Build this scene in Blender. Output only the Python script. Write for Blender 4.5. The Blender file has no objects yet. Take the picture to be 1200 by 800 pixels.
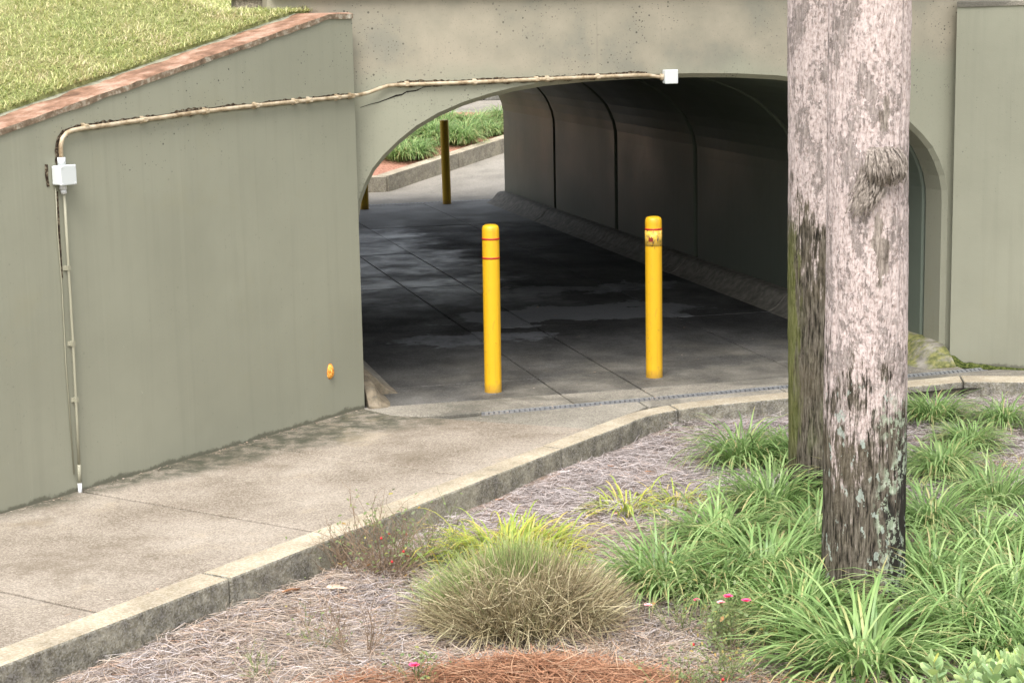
import bpy, bmesh, math, random
import numpy as np
from mathutils import Vector, Matrix, noise
random.seed(7); rng = np.random.default_rng(11)
sc = bpy.context.scene
C = sc.collection
rad = math.radians
# ------------------------------------------------------------------ camera
CAM_H = 2.47
PSI, PITCH, ROLL, FPX = rad(14.4), rad(9.95), rad(1.1), 2200.0
_f = Vector((math.sin(PSI)*math.cos(PITCH), math.cos(PSI)*math.cos(PITCH), -math.sin(PITCH)))
_r0 = Vector((math.cos(PSI), -math.sin(PSI), 0)); _u0 = _r0.cross(_f)
_u = math.cos(ROLL)*_u0 + math.sin(ROLL)*_r0; _r = math.cos(ROLL)*_r0 - math.sin(ROLL)*_u0
cd = bpy.data.cameras.new('camera'); cam = bpy.data.objects.new('camera', cd); C.objects.link(cam)
cd.sensor_width = 36.0; cd.lens = FPX/1200*36; cd.clip_start = 0.05; cd.clip_end = 2000
m3 = Matrix((_r, _u, -_f)).transposed(); cam.matrix_world = Matrix.Translation((0, 0, CAM_H)) @ m3.to_4x4()
sc.camera = cam
CO = Vector((0, 0, CAM_H))
# ------------------------------------------------------------------ sky, sun, exposure (bright overcast)
SUN_EL, SUN_AZ = rad(58), rad(205)          # azimuth clockwise from +Y
w = bpy.data.worlds.new('World'); sc.world = w; w.use_nodes = True
nt = w.node_tree; nt.nodes.clear()
sky = nt.nodes.new('ShaderNodeTexSky'); sky.sky_type = 'NISHITA'; sky.sun_disc = False
sky.sun_elevation = SUN_EL; sky.sun_rotation = SUN_AZ; sky.dust_density = 4.0; sky.air_density = 1.0
hs = nt.nodes.new('ShaderNodeHueSaturation'); hs.inputs['Saturation'].default_value = 0.34
bgn = nt.nodes.new('ShaderNodeBackground'); bgn.inputs['Strength'].default_value = 0.15
wo = nt.nodes.new('ShaderNodeOutputWorld')
nt.links.new(sky.outputs[0], hs.inputs['Color']); nt.links.new(hs.outputs[0], bgn.inputs[0]); nt.links.new(bgn.outputs[0], wo.inputs[0])
sl = bpy.data.lights.new('sun', 'SUN'); sl.energy = 1.4; sl.angle = rad(35); sl.color = (1.0, 0.98, 0.95)
so = bpy.data.objects.new('sun', sl); C.objects.link(so)
sd = Vector((math.sin(SUN_AZ)*math.cos(SUN_EL), math.cos(SUN_AZ)*math.cos(SUN_EL), math.sin(SUN_EL)))
so.rotation_euler = sd.to_track_quat('Z', 'Y').to_euler(); so.location = sd*30
vs = sc.view_settings; vs.view_transform = 'Standard'; vs.look = 'None'; vs.gamma = 1; vs.use_curve_mapping = False
vs.exposure = 1.38
sc.cycles.max_bounces = 8; sc.cycles.diffuse_bounces = 5

# ------------------------------------------------------------------ helpers
def px(x, y, z=0.0):
    """a pixel of the 1200x800 photograph, laid on the level z"""
    d = _f*FPX + _r*(x-600) - _u*(y-400)
    return CO + d*((z-CAM_H)/d.z)
def tag(o, label=None, cat=None, group=None, kind=None):
    if label: o['label'] = label
    if cat: o['category'] = cat
    if group: o['group'] = group
    if kind: o['kind'] = kind
    return o
def empty(name, loc, rz=0):
    o = bpy.data.objects.new(name, None); C.objects.link(o); o.location = loc; o.rotation_euler = (0, 0, rz)
    o.empty_display_size = 0.1
    return o
def link(name, me, mat=None, parent=None, smooth=False):
    if mat is not None and not me.materials: me.materials.append(mat)
    if smooth: me.polygons.foreach_set('use_smooth', [True]*len(me.polygons))
    o = bpy.data.objects.new(name, me); C.objects.link(o)
    if parent is not None: o.parent = parent
    return o
def rel(parent, P):
    return Vector(P) - parent.location
def mesh(name, vs_, fs, mat=None, parent=None, smooth=False, world=True, bevel=0, seg=1):
    """vertices in world space; when parented to an unrotated Empty they become local"""
    off = parent_world(parent) if (parent is not None and world) else Vector((0, 0, 0))
    me = bpy.data.meshes.new(name)
    me.from_pydata([Vector(v)-off for v in vs_], [], fs); 
    bm = bmesh.new(); bm.from_mesh(me); bmesh.ops.recalc_face_normals(bm, faces=bm.faces)
    if bevel:
        bmesh.ops.bevel(bm, geom=list(bm.edges), offset=bevel, segments=seg, profile=0.5, affect='EDGES', clamp_overlap=True)
    bm.to_mesh(me); bm.free()
    return link(name, me, mat, parent, smooth)
def parent_world(p):
    v = Vector((0, 0, 0))
    while p is not None: v = v + p.location; p = p.parent
    return v
def prism(name, poly, z0, z1, mat, parent=None, bevel=0.0, seg=1):
    """polygon (x,y) or (x,y,ztop) raised from z0"""
    n = len(poly)
    top = [(p[0], p[1], p[2] if len(p) > 2 else z1) for p in poly]; bot = [(p[0], p[1], z0) for p in poly]
    fs = [list(range(n)), list(range(2*n-1, n-1, -1))] + [[i, i+n, (i+1) % n+n, (i+1) % n] for i in range(n)]
    return mesh(name, top+bot, fs, mat, parent, bevel=bevel, seg=seg)
def rbox(name, c, size, mat, parent=None, ang=0, bevel=0.004, seg=2):
    hx, hy, hz = [s/2 for s in size]; ca, sa = math.cos(ang), math.sin(ang)
    poly = [(c[0]+ca*x-sa*y, c[1]+sa*x+ca*y) for x, y in ((-hx, -hy), (hx, -hy), (hx, hy), (-hx, hy))]
    return prism(name, poly, c[2]-hz, c[2]+hz, mat, parent, bevel, seg)
def lathe_data(prof, n=32):
    V, Fc = [], []
    for r, z in prof:
        for k in range(n):
            a = 2*math.pi*k/n; V.append((r*math.cos(a), r*math.sin(a), z))
    for i in range(len(prof)-1):
        for k in range(n):
            k2 = (k+1) % n; Fc.append([i*n+k, i*n+k2, (i+1)*n+k2, (i+1)*n+k])
    Fc.append(list(range(n))[::-1]); Fc.append([(len(prof)-1)*n+k for k in range(n)])
    return V, Fc
def lathe(name, prof, mat, parent=None, n=32, at=(0, 0, 0)):
    V, Fc = lathe_data(prof, n)
    me = bpy.data.meshes.new(name); me.from_pydata([(x+at[0], y+at[1], z+at[2]) for x, y, z in V], [], Fc)
    o = link(name, me, mat, parent)
    for p in me.polygons: p.use_smooth = len(p.vertices) == 4
    return o
def tube_data(pts, r, n=8):
    pts = [Vector(p) for p in pts]; V, Fc = [], []
    rs = r if hasattr(r, '__len__') else [r]*len(pts)
    up = None
    for i, p in enumerate(pts):
        t = (pts[min(i+1, len(pts)-1)]-pts[max(i-1, 0)]).normalized()
        if up is None:
            up = Vector((0, 0, 1)) if abs(t.z) < .9 else Vector((1, 0, 0))
        a = (up - t*up.dot(t)).normalized(); b = t.cross(a); up = a
        for k in range(n):
            th = 2*math.pi*k/n; V.append(p + (a*math.cos(th)+b*math.sin(th))*rs[i])
    for i in range(len(pts)-1):
        for k in range(n):
            k2 = (k+1) % n; Fc.append([i*n+k, i*n+k2, (i+1)*n+k2, (i+1)*n+k])
    Fc.append(list(range(n))[::-1]); Fc.append([(len(pts)-1)*n+k for k in range(n)])
    return V, Fc
def tube(name, pts, r, mat, parent=None, n=8):
    V, Fc = tube_data(pts, r, n)
    return mesh(name, V, Fc, mat, parent, smooth=True)
def ribbons(name, P, W, S, rnd, mat, tips=None):
    """N thin leaf strips: P (N,K,3) spine, W (N,K) half widths, S (N,3) or (N,K,3) side vectors, rnd (N,) random value per strip"""
    N, K, _ = P.shape
    if S.ndim == 2: S = np.repeat(S[:, None, :], K, 1)
    A = P - S*W[..., None]; B = P + S*W[..., None]
    V = np.stack([A, B], 2).reshape(-1, 3)                       # N*K*2
    base = (np.arange(N)*K*2)[:, None] + (np.arange(K-1)*2)[None, :]
    Q = np.stack([base, base+1, base+3, base+2], -1).reshape(-1, 4)
    me = bpy.data.meshes.new(name)
    me.vertices.add(len(V)); me.vertices.foreach_set('co', V.astype(np.float32).ravel())
    me.loops.add(Q.size); me.loops.foreach_set('vertex_index', Q.astype(np.int32).ravel())
    me.polygons.add(len(Q)); me.polygons.foreach_set('loop_start', np.arange(0, Q.size, 4, dtype=np.int32))
    me.polygons.foreach_set('use_smooth', np.ones(len(Q), bool))
    at = me.attributes.new('rnd', 'FLOAT', 'POINT'); at.data.foreach_set('value', np.repeat(rnd, K*2).astype(np.float32))
    al = np.tile(np.repeat(np.linspace(0, 1, K), 2), N)
    at = me.attributes.new('along', 'FLOAT', 'POINT'); at.data.foreach_set('value', al.astype(np.float32))
    me.update(); me.validate()
    if mat: me.materials.append(mat)
    return me

# ------------------------------------------------------------------ procedural material toolkit
class Mat:
    def __init__(s, name, rough=0.7, spec=0.3):
        s.m = bpy.data.materials.new(name); s.m.use_nodes = True; s.t = s.m.node_tree; s.t.nodes.clear()
        s.o = s.n('ShaderNodeOutputMaterial'); s.b = s.n('ShaderNodeBsdfPrincipled')
        s.t.links.new(s.b.outputs[0], s.o.inputs[0]); s.set('Roughness', rough); s.set('Specular IOR Level', spec)
        s._pos = None
    def n(s, ty, **kw):
        nd = s.t.nodes.new(ty)
        for k, v in kw.items(): setattr(nd, k, v)
        return nd
    def i(s, sock, v):
        if hasattr(v, 'is_output'): s.t.links.new(v, sock)
        elif isinstance(v, tuple) and len(v) == 3 and sock.type == 'RGBA': sock.default_value = (*v, 1)
        else: sock.default_value = v
    def set(s, name, v): s.i(s.b.inputs[name], v)
    def pos(s, scale=None, obj=False):
        if obj: p = s.n('ShaderNodeTexCoord').outputs['Object']
        else: p = s.n('ShaderNodeNewGeometry').outputs['Position']
        if scale is None: return p
        mp = s.n('ShaderNodeMapping'); s.i(mp.inputs['Vector'], p); mp.inputs['Scale'].default_value = scale
        return mp.outputs[0]
    def noise(s, sc_, det=4, ro=0.55, vec=None, out='Fac', dist=0):
        nd = s.n('ShaderNodeTexNoise'); s.i(nd.inputs['Vector'], vec if vec is not None else s.pos())
        nd.inputs['Scale'].default_value = sc_; nd.inputs['Detail'].default_value = det; nd.inputs['Roughness'].default_value = ro
        nd.inputs['Distortion'].default_value = dist
        return nd.outputs[out]
    def vor(s, sc_, vec=None, out='Distance', feature='F1'):
        nd = s.n('ShaderNodeTexVoronoi', feature=feature); s.i(nd.inputs['Vector'], vec if vec is not None else s.pos())
        nd.inputs['Scale'].default_value = sc_
        return nd.outputs[out]
    def math(s, op, a, b=0.0, c=0.0, clamp=False):
        nd = s.n('ShaderNodeMath', operation=op); nd.use_clamp = clamp
        s.i(nd.inputs[0], a); s.i(nd.inputs[1], b); s.i(nd.inputs[2], c)
        return nd.outputs[0]
    def mr(s, v, a, b, c=0.0, d=1.0):
        nd = s.n('ShaderNodeMapRange'); nd.interpolation_type = 'SMOOTHSTEP'
        for k, q in enumerate((v, a, b, c, d)): s.i(nd.inputs[k], q)
        return nd.outputs[0]
    def xyz(s, v):
        nd = s.n('ShaderNodeSeparateXYZ'); s.i(nd.inputs[0], v); return nd.outputs
    def ramp(s, f, stops):
        nd = s.n('ShaderNodeValToRGB'); s.i(nd.inputs[0], f); e = nd.color_ramp.elements
        while len(e) < len(stops): e.new(0.5)
        for k, (p, c) in enumerate(stops):
            e[k].position = p; e[k].color = (*c, 1) if isinstance(c, tuple) else (c, c, c, 1)
        return nd.outputs[0]
    def mix(s, f, a, b, mode='MIX'):
        nd = s.n('ShaderNodeMix', data_type='RGBA', blend_type=mode)
        s.i(nd.inputs[0], f); s.i(nd.inputs[6], a); s.i(nd.inputs[7], b)
        return nd.outputs[2]
    def attr(s, name):
        return s.n('ShaderNodeAttribute', attribute_name=name).outputs['Fac']
    def rand(s): return s.n('ShaderNodeObjectInfo').outputs['Random']
    def bump(s, h, strength=0.4, dist=0.01, prev=None):
        nd = s.n('ShaderNodeBump'); s.i(nd.inputs['Height'], h); nd.inputs['Strength'].default_value = strength; nd.inputs['Distance'].default_value = dist
        if prev is not None: s.i(nd.inputs['Normal'], prev)
        return nd.outputs[0]
    def done(s, col, bump=None):
        s.set('Base Color', col)
        if bump is not None: s.set('Normal', bump)
        return s.m
def plain(name, col, rough=0.6, spec=0.3, var=0.12, sc_=30, bump=0.1, metal=0):
    k = Mat(name, rough, spec); k.set('Metallic', metal)
    f = k.noise(sc_, 5, vec=k.pos(obj=True)); dark = tuple(c*(1-var) for c in col); lite = tuple(min(1, c*(1+var)) for c in col)
    return k.done(k.mix(f, dark, lite), k.bump(f, bump, 0.004))

def bugholes(k, scale, lo, hi, vec=None, density=0.5):
    """small round air holes of uneven size in cast concrete"""
    v = k.n('ShaderNodeTexVoronoi'); k.i(v.inputs['Vector'], vec if vec is not None else k.pos()); v.inputs['Scale'].default_value = scale
    r = k.math('MULTIPLY', k.math('POWER', k.xyz(v.outputs['Color'])[0], 3.0), hi)
    keep = k.math('GREATER_THAN', k.xyz(v.outputs['Color'])[1], 1-density)
    return k.math('MULTIPLY', k.mr(k.math('SUBTRACT', r, v.outputs['Distance']), 0.0, lo), keep)

def mat_wall(name, tan=0.0, pits=0.35, base=(0.245, 0.244, 0.184)):
    k = Mat(name, 0.5, 0.35); P = k.pos(); z = k.xyz(P)[2]
    big = k.noise(0.9, 5); streak = k.noise(1.0, 4, 0.6, k.pos((9, 9, 0.35))); fine = k.noise(160, 3)
    c = k.mix(k.mr(big, 0.35, 0.65), tuple(x*0.95 for x in base), tuple(x*1.06 for x in base))
    c = k.mix(k.math('MULTIPLY', k.mr(k.noise(1.0, 6, 0.7, k.pos((16, 16, 0.6))), 0.5, 0.66), 0.22), c, tuple(x*0.8 for x in base))
    c = k.mix(k.math('MULTIPLY', k.mr(k.noise(1, 3, 0.6, k.pos((22, 22, 0.25))), 0.58, 0.75), 0.16), c, tuple(x*1.3 for x in base))
    c = k.mix(k.math('MULTIPLY', k.mr(k.noise(2.2, 6, .65), 0.55, 0.7), 0.2), c, tuple(x*f_ for x, f_ in zip(base, (1.0, .95, .82))))
    if tan:
        up = k.math('ADD', z, k.math('MULTIPLY', k.noise(1.6, 5), 0.5))
        m = k.mr(up, 2.22, 2.42); blot = k.ramp(k.noise(2.5, 6, 0.6), [(0.36, (0.205, 0.195, 0.155)), (0.5, (0.26, 0.236, 0.18)), (0.64, (0.31, 0.275, 0.21))])
        c = k.mix(k.math('MULTIPLY', m, tan), c, blot)
        speck = k.mr(k.noise(75, 3, 0.6), 0.62, 0.7)
        c = k.mix(k.math('MULTIPLY', speck, 0.35), c, (0.14, 0.12, 0.09))
    # grime creeping up from the foot of the wall
    foot = k.mr(k.math('SUBTRACT', z, k.math('MULTIPLY', k.noise(11, 7, 0.72), 0.09)), -0.034, -0.014, 1, 0)
    c = k.mix(k.math('MULTIPLY', foot, 0.75), c, (0.075, 0.072, 0.05))
    h = k.math('MAXIMUM', bugholes(k, 46, 0.06, pits*.85, density=0.5 if not tan else 0.6), bugholes(k, 95, 0.08, pits, density=0.45 if not tan else 0.8))
    hz = k.mr(k.math('ADD', z, k.math('MULTIPLY', k.noise(1.2, 3), 1.1)), 1.6, 2.7, 0.25, 1.0)
    gate = k.mr(k.noise(1.7, 4), 0.44, 0.58, 0.12, 1.0); hm = k.math('MULTIPLY', h, k.math('MULTIPLY', hz, gate))
    c = k.mix(k.math('MULTIPLY', hm, 0.85), c, (0.05, 0.045, 0.035))
    chip = k.mr(k.noise(38, 4, 0.6), 0.74, 0.76); c = k.mix(k.math('MULTIPLY', chip, 0.5), c, tuple(x*1.8 for x in base))
    drip = k.mr(k.noise(1.0, 4, 0.6, k.pos((30, 30, 0.5))), 0.66, 0.74); c = k.mix(k.math('MULTIPLY', k.math('MULTIPLY', drip, k.mr(z, 1.0, 2.3)), 0.14), c, (0.11, 0.1, 0.075))
    hgt = k.math('ADD', k.math('MULTIPLY', fine, 0.25), k.math('SUBTRACT', k.math('MULTIPLY', k.noise(9, 5), 0.8), hm))
    k.set('Roughness', k.mr(big, 0.2, 0.8, 0.38, 0.6))
    return k.done(c, k.bump(hgt, 0.28, 0.008))

def mat_concrete(name, lo, mid, hi, stain=(0.09, 0.085, 0.07), st=0.5, grain=0.5, wallside=False):
    k = Mat(name, 0.85, 0.25); P = k.pos()
    f = k.noise(1.3, 7, 0.6); c = k.ramp(f, [(0.36, lo), (0.5, mid), (0.63, hi)])
    c = k.mix(k.math('MULTIPLY', k.rand(), 0.22), c, lo)
    g = k.noise(240, 2, 0.7); agg = k.vor(150, out='Color'); av = k.xyz(agg)[0]
    c = k.mix(grain*0.72, c, k.ramp(av, [(0.1, tuple(x*0.55 for x in lo)), (0.5, mid), (0.95, tuple(min(1, x*1.45) for x in hi))]))
    s = k.mr(k.noise(1.1, 9, 0.74, dist=0.4), 0.5, 0.64); c = k.mix(k.math('MULTIPLY', s, st), c, stain)
    if wallside:   # damp black mould along the wall and towards the tunnel mouth
        x, y, z = k.xyz(P)[0], k.xyz(P)[1], k.xyz(P)[2]
        t = k.math('ADD', k.math('MULTIPLY', x, 0.659), k.math('MULTIPLY', y, -0.752))       # distance across the path
        d = k.math('SUBTRACT', t, -7.40)
        q = k.math('ADD', d, k.math('MULTIPLY', k.noise(2.4, 7, 0.65), 0.75))
        yb = k.mr(y, 9.6, 11.2, -0.12, 0.42)
        m = k.mr(k.math('SUBTRACT', q, yb), 0.36, 0.72, 1, 0)
        c = k.mix(k.math('MULTIPLY', m, k.mr(k.noise(9, 6, .7), .36, .6, .35, .95)), c, (0.05, 0.052, 0.034))
        tn = k.mr(k.noise(1.1, 7, .65, k.pos((1.2, 1.2, 1))), .56, .68); c = k.mix(k.math('MULTIPLY', tn, .28), c, (0.36, 0.29, 0.19))
    pit = bugholes(k, 60, 0.08, 0.3, density=0.35); c = k.mix(k.math('MULTIPLY', pit, 0.6), c, (0.05, 0.045, 0.04))
    return k.done(c, k.bump(k.math('ADD', k.math('MULTIPLY', g, 0.5), k.math('SUBTRACT', av, pit)), 0.35, 0.004))

def mat_tunnel_floor():
    k = Mat('tunnel_floor_concrete', 0.7, 0.2); P = k.pos(); y = k.xyz(P)[1]
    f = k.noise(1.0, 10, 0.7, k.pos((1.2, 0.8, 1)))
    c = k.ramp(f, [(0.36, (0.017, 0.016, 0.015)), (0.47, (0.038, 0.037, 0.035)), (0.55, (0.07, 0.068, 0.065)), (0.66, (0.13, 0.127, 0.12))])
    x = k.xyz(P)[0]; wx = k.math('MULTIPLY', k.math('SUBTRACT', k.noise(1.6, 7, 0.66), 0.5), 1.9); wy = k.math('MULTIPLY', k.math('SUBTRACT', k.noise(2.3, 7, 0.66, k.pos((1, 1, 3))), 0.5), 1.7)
    def patch_mask(cx, cy, hx, hy, e0=0.9, e1=1.05):
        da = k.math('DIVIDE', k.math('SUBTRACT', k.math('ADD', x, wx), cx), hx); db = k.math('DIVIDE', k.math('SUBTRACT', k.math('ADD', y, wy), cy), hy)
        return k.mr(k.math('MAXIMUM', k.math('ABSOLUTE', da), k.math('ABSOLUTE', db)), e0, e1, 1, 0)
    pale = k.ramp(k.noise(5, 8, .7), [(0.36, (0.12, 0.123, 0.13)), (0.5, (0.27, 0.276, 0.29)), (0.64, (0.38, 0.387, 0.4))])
    sheen = patch_mask(3.3, 18.6, 1.1, 3.4, .6, 1.1); c = k.mix(k.math('MULTIPLY', sheen, 0.9), c, pale)                  # bluish-grey lane painted in for skylight reflected from the far opening
    c = k.mix(k.math('MULTIPLY', patch_mask(4.35, 14.75, 1.0, 0.36), 0.8), c, (0.3, 0.305, 0.315))                        # hard-edged skim patches
    c = k.mix(k.math('MULTIPLY', patch_mask(4.9, 16.1, 0.75, 0.2), 0.8), c, pale)
    c = k.mix(k.math('MULTIPLY', patch_mask(3.35, 13.9, 0.5, 0.2), 0.75), c, pale)
    c = k.mix(k.math('MULTIPLY', patch_mask(4.3, 22.8, 3.0, 1.7, .6, 1.1), 0.85), c, (0.3, 0.295, 0.28))  # far end painted paler for the daylight entering there
    mouth = k.mr(k.math('ADD', y, k.math('MULTIPLY', k.noise(2.2, 8, 0.68), 2.2)), 12.9, 14.6, 1, 0); mouth = k.math('MULTIPLY', mouth, k.mr(k.math('ADD', x, k.math('MULTIPLY', wx, .5)), 2.4, 3.2, .35, 1.0))   # worn brown-grey concrete, painted lighter where daylight reaches the mouth
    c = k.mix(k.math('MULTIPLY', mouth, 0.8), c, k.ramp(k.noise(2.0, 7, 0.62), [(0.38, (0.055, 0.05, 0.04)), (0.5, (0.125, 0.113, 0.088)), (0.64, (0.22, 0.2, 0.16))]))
    g = k.vor(140, out='Color'); gv = k.xyz(g)[0]
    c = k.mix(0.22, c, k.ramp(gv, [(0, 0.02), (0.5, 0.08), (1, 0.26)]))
    k.set('Roughness', k.math('SUBTRACT', k.mr(k.noise(1.8, 7, .65), 0.35, 0.65, 0.6, 0.85), k.math('MULTIPLY', sheen, 0.25))); k.set('Specular IOR Level', k.math('ADD', 0.2, k.math('MULTIPLY', sheen, 0.3)))
    return k.done(c, k.bump(k.math('ADD', gv, k.math('MULTIPLY', k.noise(40, 4), 1.0)), 0.3, 0.004))

M_wall = mat_wall('olive_grey_wall_paint')
M_head = mat_wall('weathered_headwall_paint', tan=0.95, pits=0.42)
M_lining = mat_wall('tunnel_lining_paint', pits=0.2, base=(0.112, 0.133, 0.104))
M_path = mat_concrete('exposed_aggregate_path', (0.15, 0.122, 0.09), (0.258, 0.22, 0.176), (0.345, 0.303, 0.25), wallside=True, st=0.5, stain=(0.115, 0.09, 0.06))
M_apron = mat_concrete('apron_concrete', (0.13, 0.12, 0.095), (0.22, 0.2, 0.165), (0.31, 0.285, 0.235), st=0.75)
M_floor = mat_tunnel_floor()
M_farpath = mat_concrete('far_path_concrete', (0.17, 0.155, 0.13), (0.24, 0.22, 0.185), (0.3, 0.275, 0.235), st=0.3)
def mat_kerb(name='kerb_concrete', mossy=0.8):
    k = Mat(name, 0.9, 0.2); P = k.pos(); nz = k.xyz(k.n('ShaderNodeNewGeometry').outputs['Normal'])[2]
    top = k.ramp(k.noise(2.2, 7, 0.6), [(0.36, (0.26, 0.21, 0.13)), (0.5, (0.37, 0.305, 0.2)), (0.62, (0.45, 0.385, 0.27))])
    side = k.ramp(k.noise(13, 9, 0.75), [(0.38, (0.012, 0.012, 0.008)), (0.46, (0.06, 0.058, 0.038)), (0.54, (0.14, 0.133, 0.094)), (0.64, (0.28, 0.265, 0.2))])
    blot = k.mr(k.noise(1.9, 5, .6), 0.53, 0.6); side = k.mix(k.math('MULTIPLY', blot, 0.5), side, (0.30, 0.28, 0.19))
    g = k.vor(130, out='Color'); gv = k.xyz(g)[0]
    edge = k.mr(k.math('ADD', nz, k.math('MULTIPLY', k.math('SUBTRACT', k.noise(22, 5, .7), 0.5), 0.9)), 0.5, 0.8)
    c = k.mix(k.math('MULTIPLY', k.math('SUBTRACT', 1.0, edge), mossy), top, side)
    c = k.mix(0.22, c, k.ramp(gv, [(0, 0.08), (0.5, 0.3), (1, 0.62)]))
    c = k.mix(k.math('MULTIPLY', k.mr(k.noise(5, 6, 0.65), 0.55, 0.7), 0.25), c, (0.1, 0.095, 0.06))
    return k.done(c, k.bump(k.math('ADD', gv, k.math('MULTIPLY', k.noise(25, 6, 0.7), 2.0)), 0.5, 0.006))
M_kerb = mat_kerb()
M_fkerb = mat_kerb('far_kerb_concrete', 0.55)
def mat_curb():
    k = Mat('haunch_concrete', 0.8, 0.3); x, y, z = k.xyz(k.pos())[0:3]
    c = k.ramp(k.noise(14, 8, 0.7), [(0.36, (0.13, 0.12, 0.1)), (0.5, (0.2, 0.185, 0.155)), (0.64, (0.28, 0.26, 0.22))])
    mo = k.math('MULTIPLY', k.mr(y, 12.1, 14.2, 1, 0), k.mr(k.noise(6, 6, 0.65), 0.38, 0.55))
    right = k.mr(x, 4.0, 5.0)
    c = k.mix(k.math('MULTIPLY', k.math('MULTIPLY', mo, right), 0.9), c, k.ramp(k.noise(30, 4), [(0.4, (0.07, 0.08, 0.018)), (0.62, (0.2, 0.195, 0.06))]))
    left = k.math('MULTIPLY', k.mr(y, 12.0, 12.6, 1, 0), k.mr(x, 3.0, 3.6, 1, 0))
    c = k.mix(k.math('MULTIPLY', left, 0.75), c, k.ramp(k.noise(11, 8, .72), [(0.38, (0.05, 0.04, 0.026)), (0.48, (0.13, 0.1, 0.06)), (0.62, (0.22, 0.175, 0.115))]))
    return k.done(c, k.bump(k.noise(60, 5, 0.6), 0.15, 0.006))
M_curb = mat_curb()
def mat_coping():
    k = Mat('terracotta_stained_coping', 0.9, 0.2); nz = k.xyz(k.n('ShaderNodeNewGeometry').outputs['Normal'])[2]
    c = k.ramp(k.noise(6, 7, 0.65), [(0.36, (0.11, 0.062, 0.038)), (0.5, (0.235, 0.132, 0.084)), (0.64, (0.35, 0.235, 0.17))])
    s = k.ramp(k.noise(18, 7, 0.7), [(0.3, (0.06, 0.045, 0.03)), (0.5, (0.19, 0.14, 0.095)), (0.7, (0.46, 0.42, 0.34))])
    c = k.mix(k.mr(nz, 0.3, 0.7, 1, 0), c, s)
    c = k.mix(k.math('MULTIPLY', k.mr(k.noise(60, 4), 0.6, 0.7), 0.5), c, (0.07, 0.05, 0.035))
    return k.done(c, k.bump(k.noise(45, 6, 0.7), 0.5, 0.006))
M_coping = mat_coping()
def mat_leaf(name, stops, tip=None, rough=0.45, trans=0.35, pale=0.0):
    k = Mat(name, rough, 0.35); r = k.attr('rnd'); a = k.attr('along')
    c = k.ramp(r, stops)
    c = k.mix(k.math('MULTIPLY', k.mr(a, 0.0, 0.18, 1, 0), 0.6*pale), c, (0.3, 0.33, 0.14))
    if tip:
        m = k.math('MULTIPLY', k.mr(a, 0.72, 0.95), k.math('GREATER_THAN', k.math('FRACT', k.math('MULTIPLY', r, 37.0)), 0.62)); c = k.mix(m, c, tip)
    c = k.mix(0.3, c, k.mix(k.noise(14, 3), tuple(x*0.7 for x in stops[1][1]), tuple(min(1, x*1.3) for x in stops[-2][1])))
    k.set('Base Color', c)
    tr = k.n('ShaderNodeBsdfTranslucent'); k.i(tr.inputs[0], c); ms = k.n('ShaderNodeMixShader'); ms.inputs[0].default_value = trans
    k.t.links.new(k.b.outputs[0], ms.inputs[1]); k.t.links.new(tr.outputs[0], ms.inputs[2]); k.t.links.new(ms.outputs[0], k.o.inputs[0])
    return k.m
M_lir = mat_leaf('liriope_blade', [(0.0, (0.04, 0.12, 0.035)), (0.35, (0.135, 0.3, 0.085)), (0.7, (0.27, 0.47, 0.165)), (0.94, (0.44, 0.6, 0.27)), (0.978, (0.58, 0.55, 0.25)), (1.0, (0.6, 0.46, 0.28))], tip=(0.55, 0.42, 0.22), pale=0.8, trans=0.45, rough=0.34)
M_liry = mat_leaf('yellowing_liriope_blade', [(0.0, (0.16, 0.28, 0.05)), (0.3, (0.27, 0.42, 0.08)), (0.6, (0.42, 0.48, 0.09)), (0.85, (0.62, 0.5, 0.1)), (1.0, (0.6, 0.45, 0.22))], tip=(0.55, 0.4, 0.18))
M_lawn = mat_leaf('lawn_blade', [(0.0, (0.14, 0.23, 0.05)), (0.25, (0.32, 0.4, 0.11)), (0.5, (0.5, 0.52, 0.21)), (0.75, (0.64, 0.57, 0.32)), (1.0, (0.64, 0.52, 0.38))], trans=0.3)
M_straw = mat_leaf('weathered_pine_needle', [(0.0, (0.09, 0.07, 0.065)), (0.3, (0.27, 0.23, 0.215)), (0.6, (0.44, 0.39, 0.375)), (0.85, (0.56, 0.51, 0.495)), (1.0, (0.4, 0.24, 0.15))], rough=0.7, trans=0.05)
M_strawtan = mat_leaf('tan_pine_needle', [(0.0, (0.09, 0.06, 0.04)), (0.3, (0.26, 0.195, 0.14)), (0.6, (0.40, 0.32, 0.25)), (0.85, (0.5, 0.42, 0.345)), (1.0, (0.4, 0.19, 0.09))], rough=0.7, trans=0.05)
M_fresh = mat_leaf('fresh_pine_needle', [(0.0, (0.09, 0.034, 0.017)), (0.35, (0.23, 0.095, 0.045)), (0.65, (0.34, 0.16, 0.085)), (0.9, (0.42, 0.25, 0.15)), (1.0, (0.42, 0.32, 0.22))], rough=0.6, trans=0.05)
M_tuft_tan = mat_leaf('clipped_dry_stem', [(0.0, (0.09, 0.06, 0.03)), (0.3, (0.2, 0.15, 0.075)), (0.55, (0.35, 0.3, 0.16)), (0.8, (0.5, 0.45, 0.28)), (0.93, (0.5, 0.43, 0.28)), (1.0, (0.2, 0.24, 0.09))], rough=0.6, trans=0.15)
M_tuft_green = mat_leaf('fine_green_stem', [(0.0, (0.09, 0.15, 0.04)), (0.3, (0.17, 0.26, 0.08)), (0.6, (0.27, 0.35, 0.11)), (0.85, (0.4, 0.41, 0.17)), (1.0, (0.45, 0.4, 0.22))], rough=0.6, trans=0.2)
M_leafsm = mat_leaf('rose_leaf', [(0.0, (0.05, 0.1, 0.05)), (0.5, (0.11, 0.2, 0.09)), (0.85, (0.18, 0.25, 0.09)), (0.95, (0.4, 0.3, 0.08)), (1.0, (0.32, 0.13, 0.06))], trans=0.3)
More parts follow.
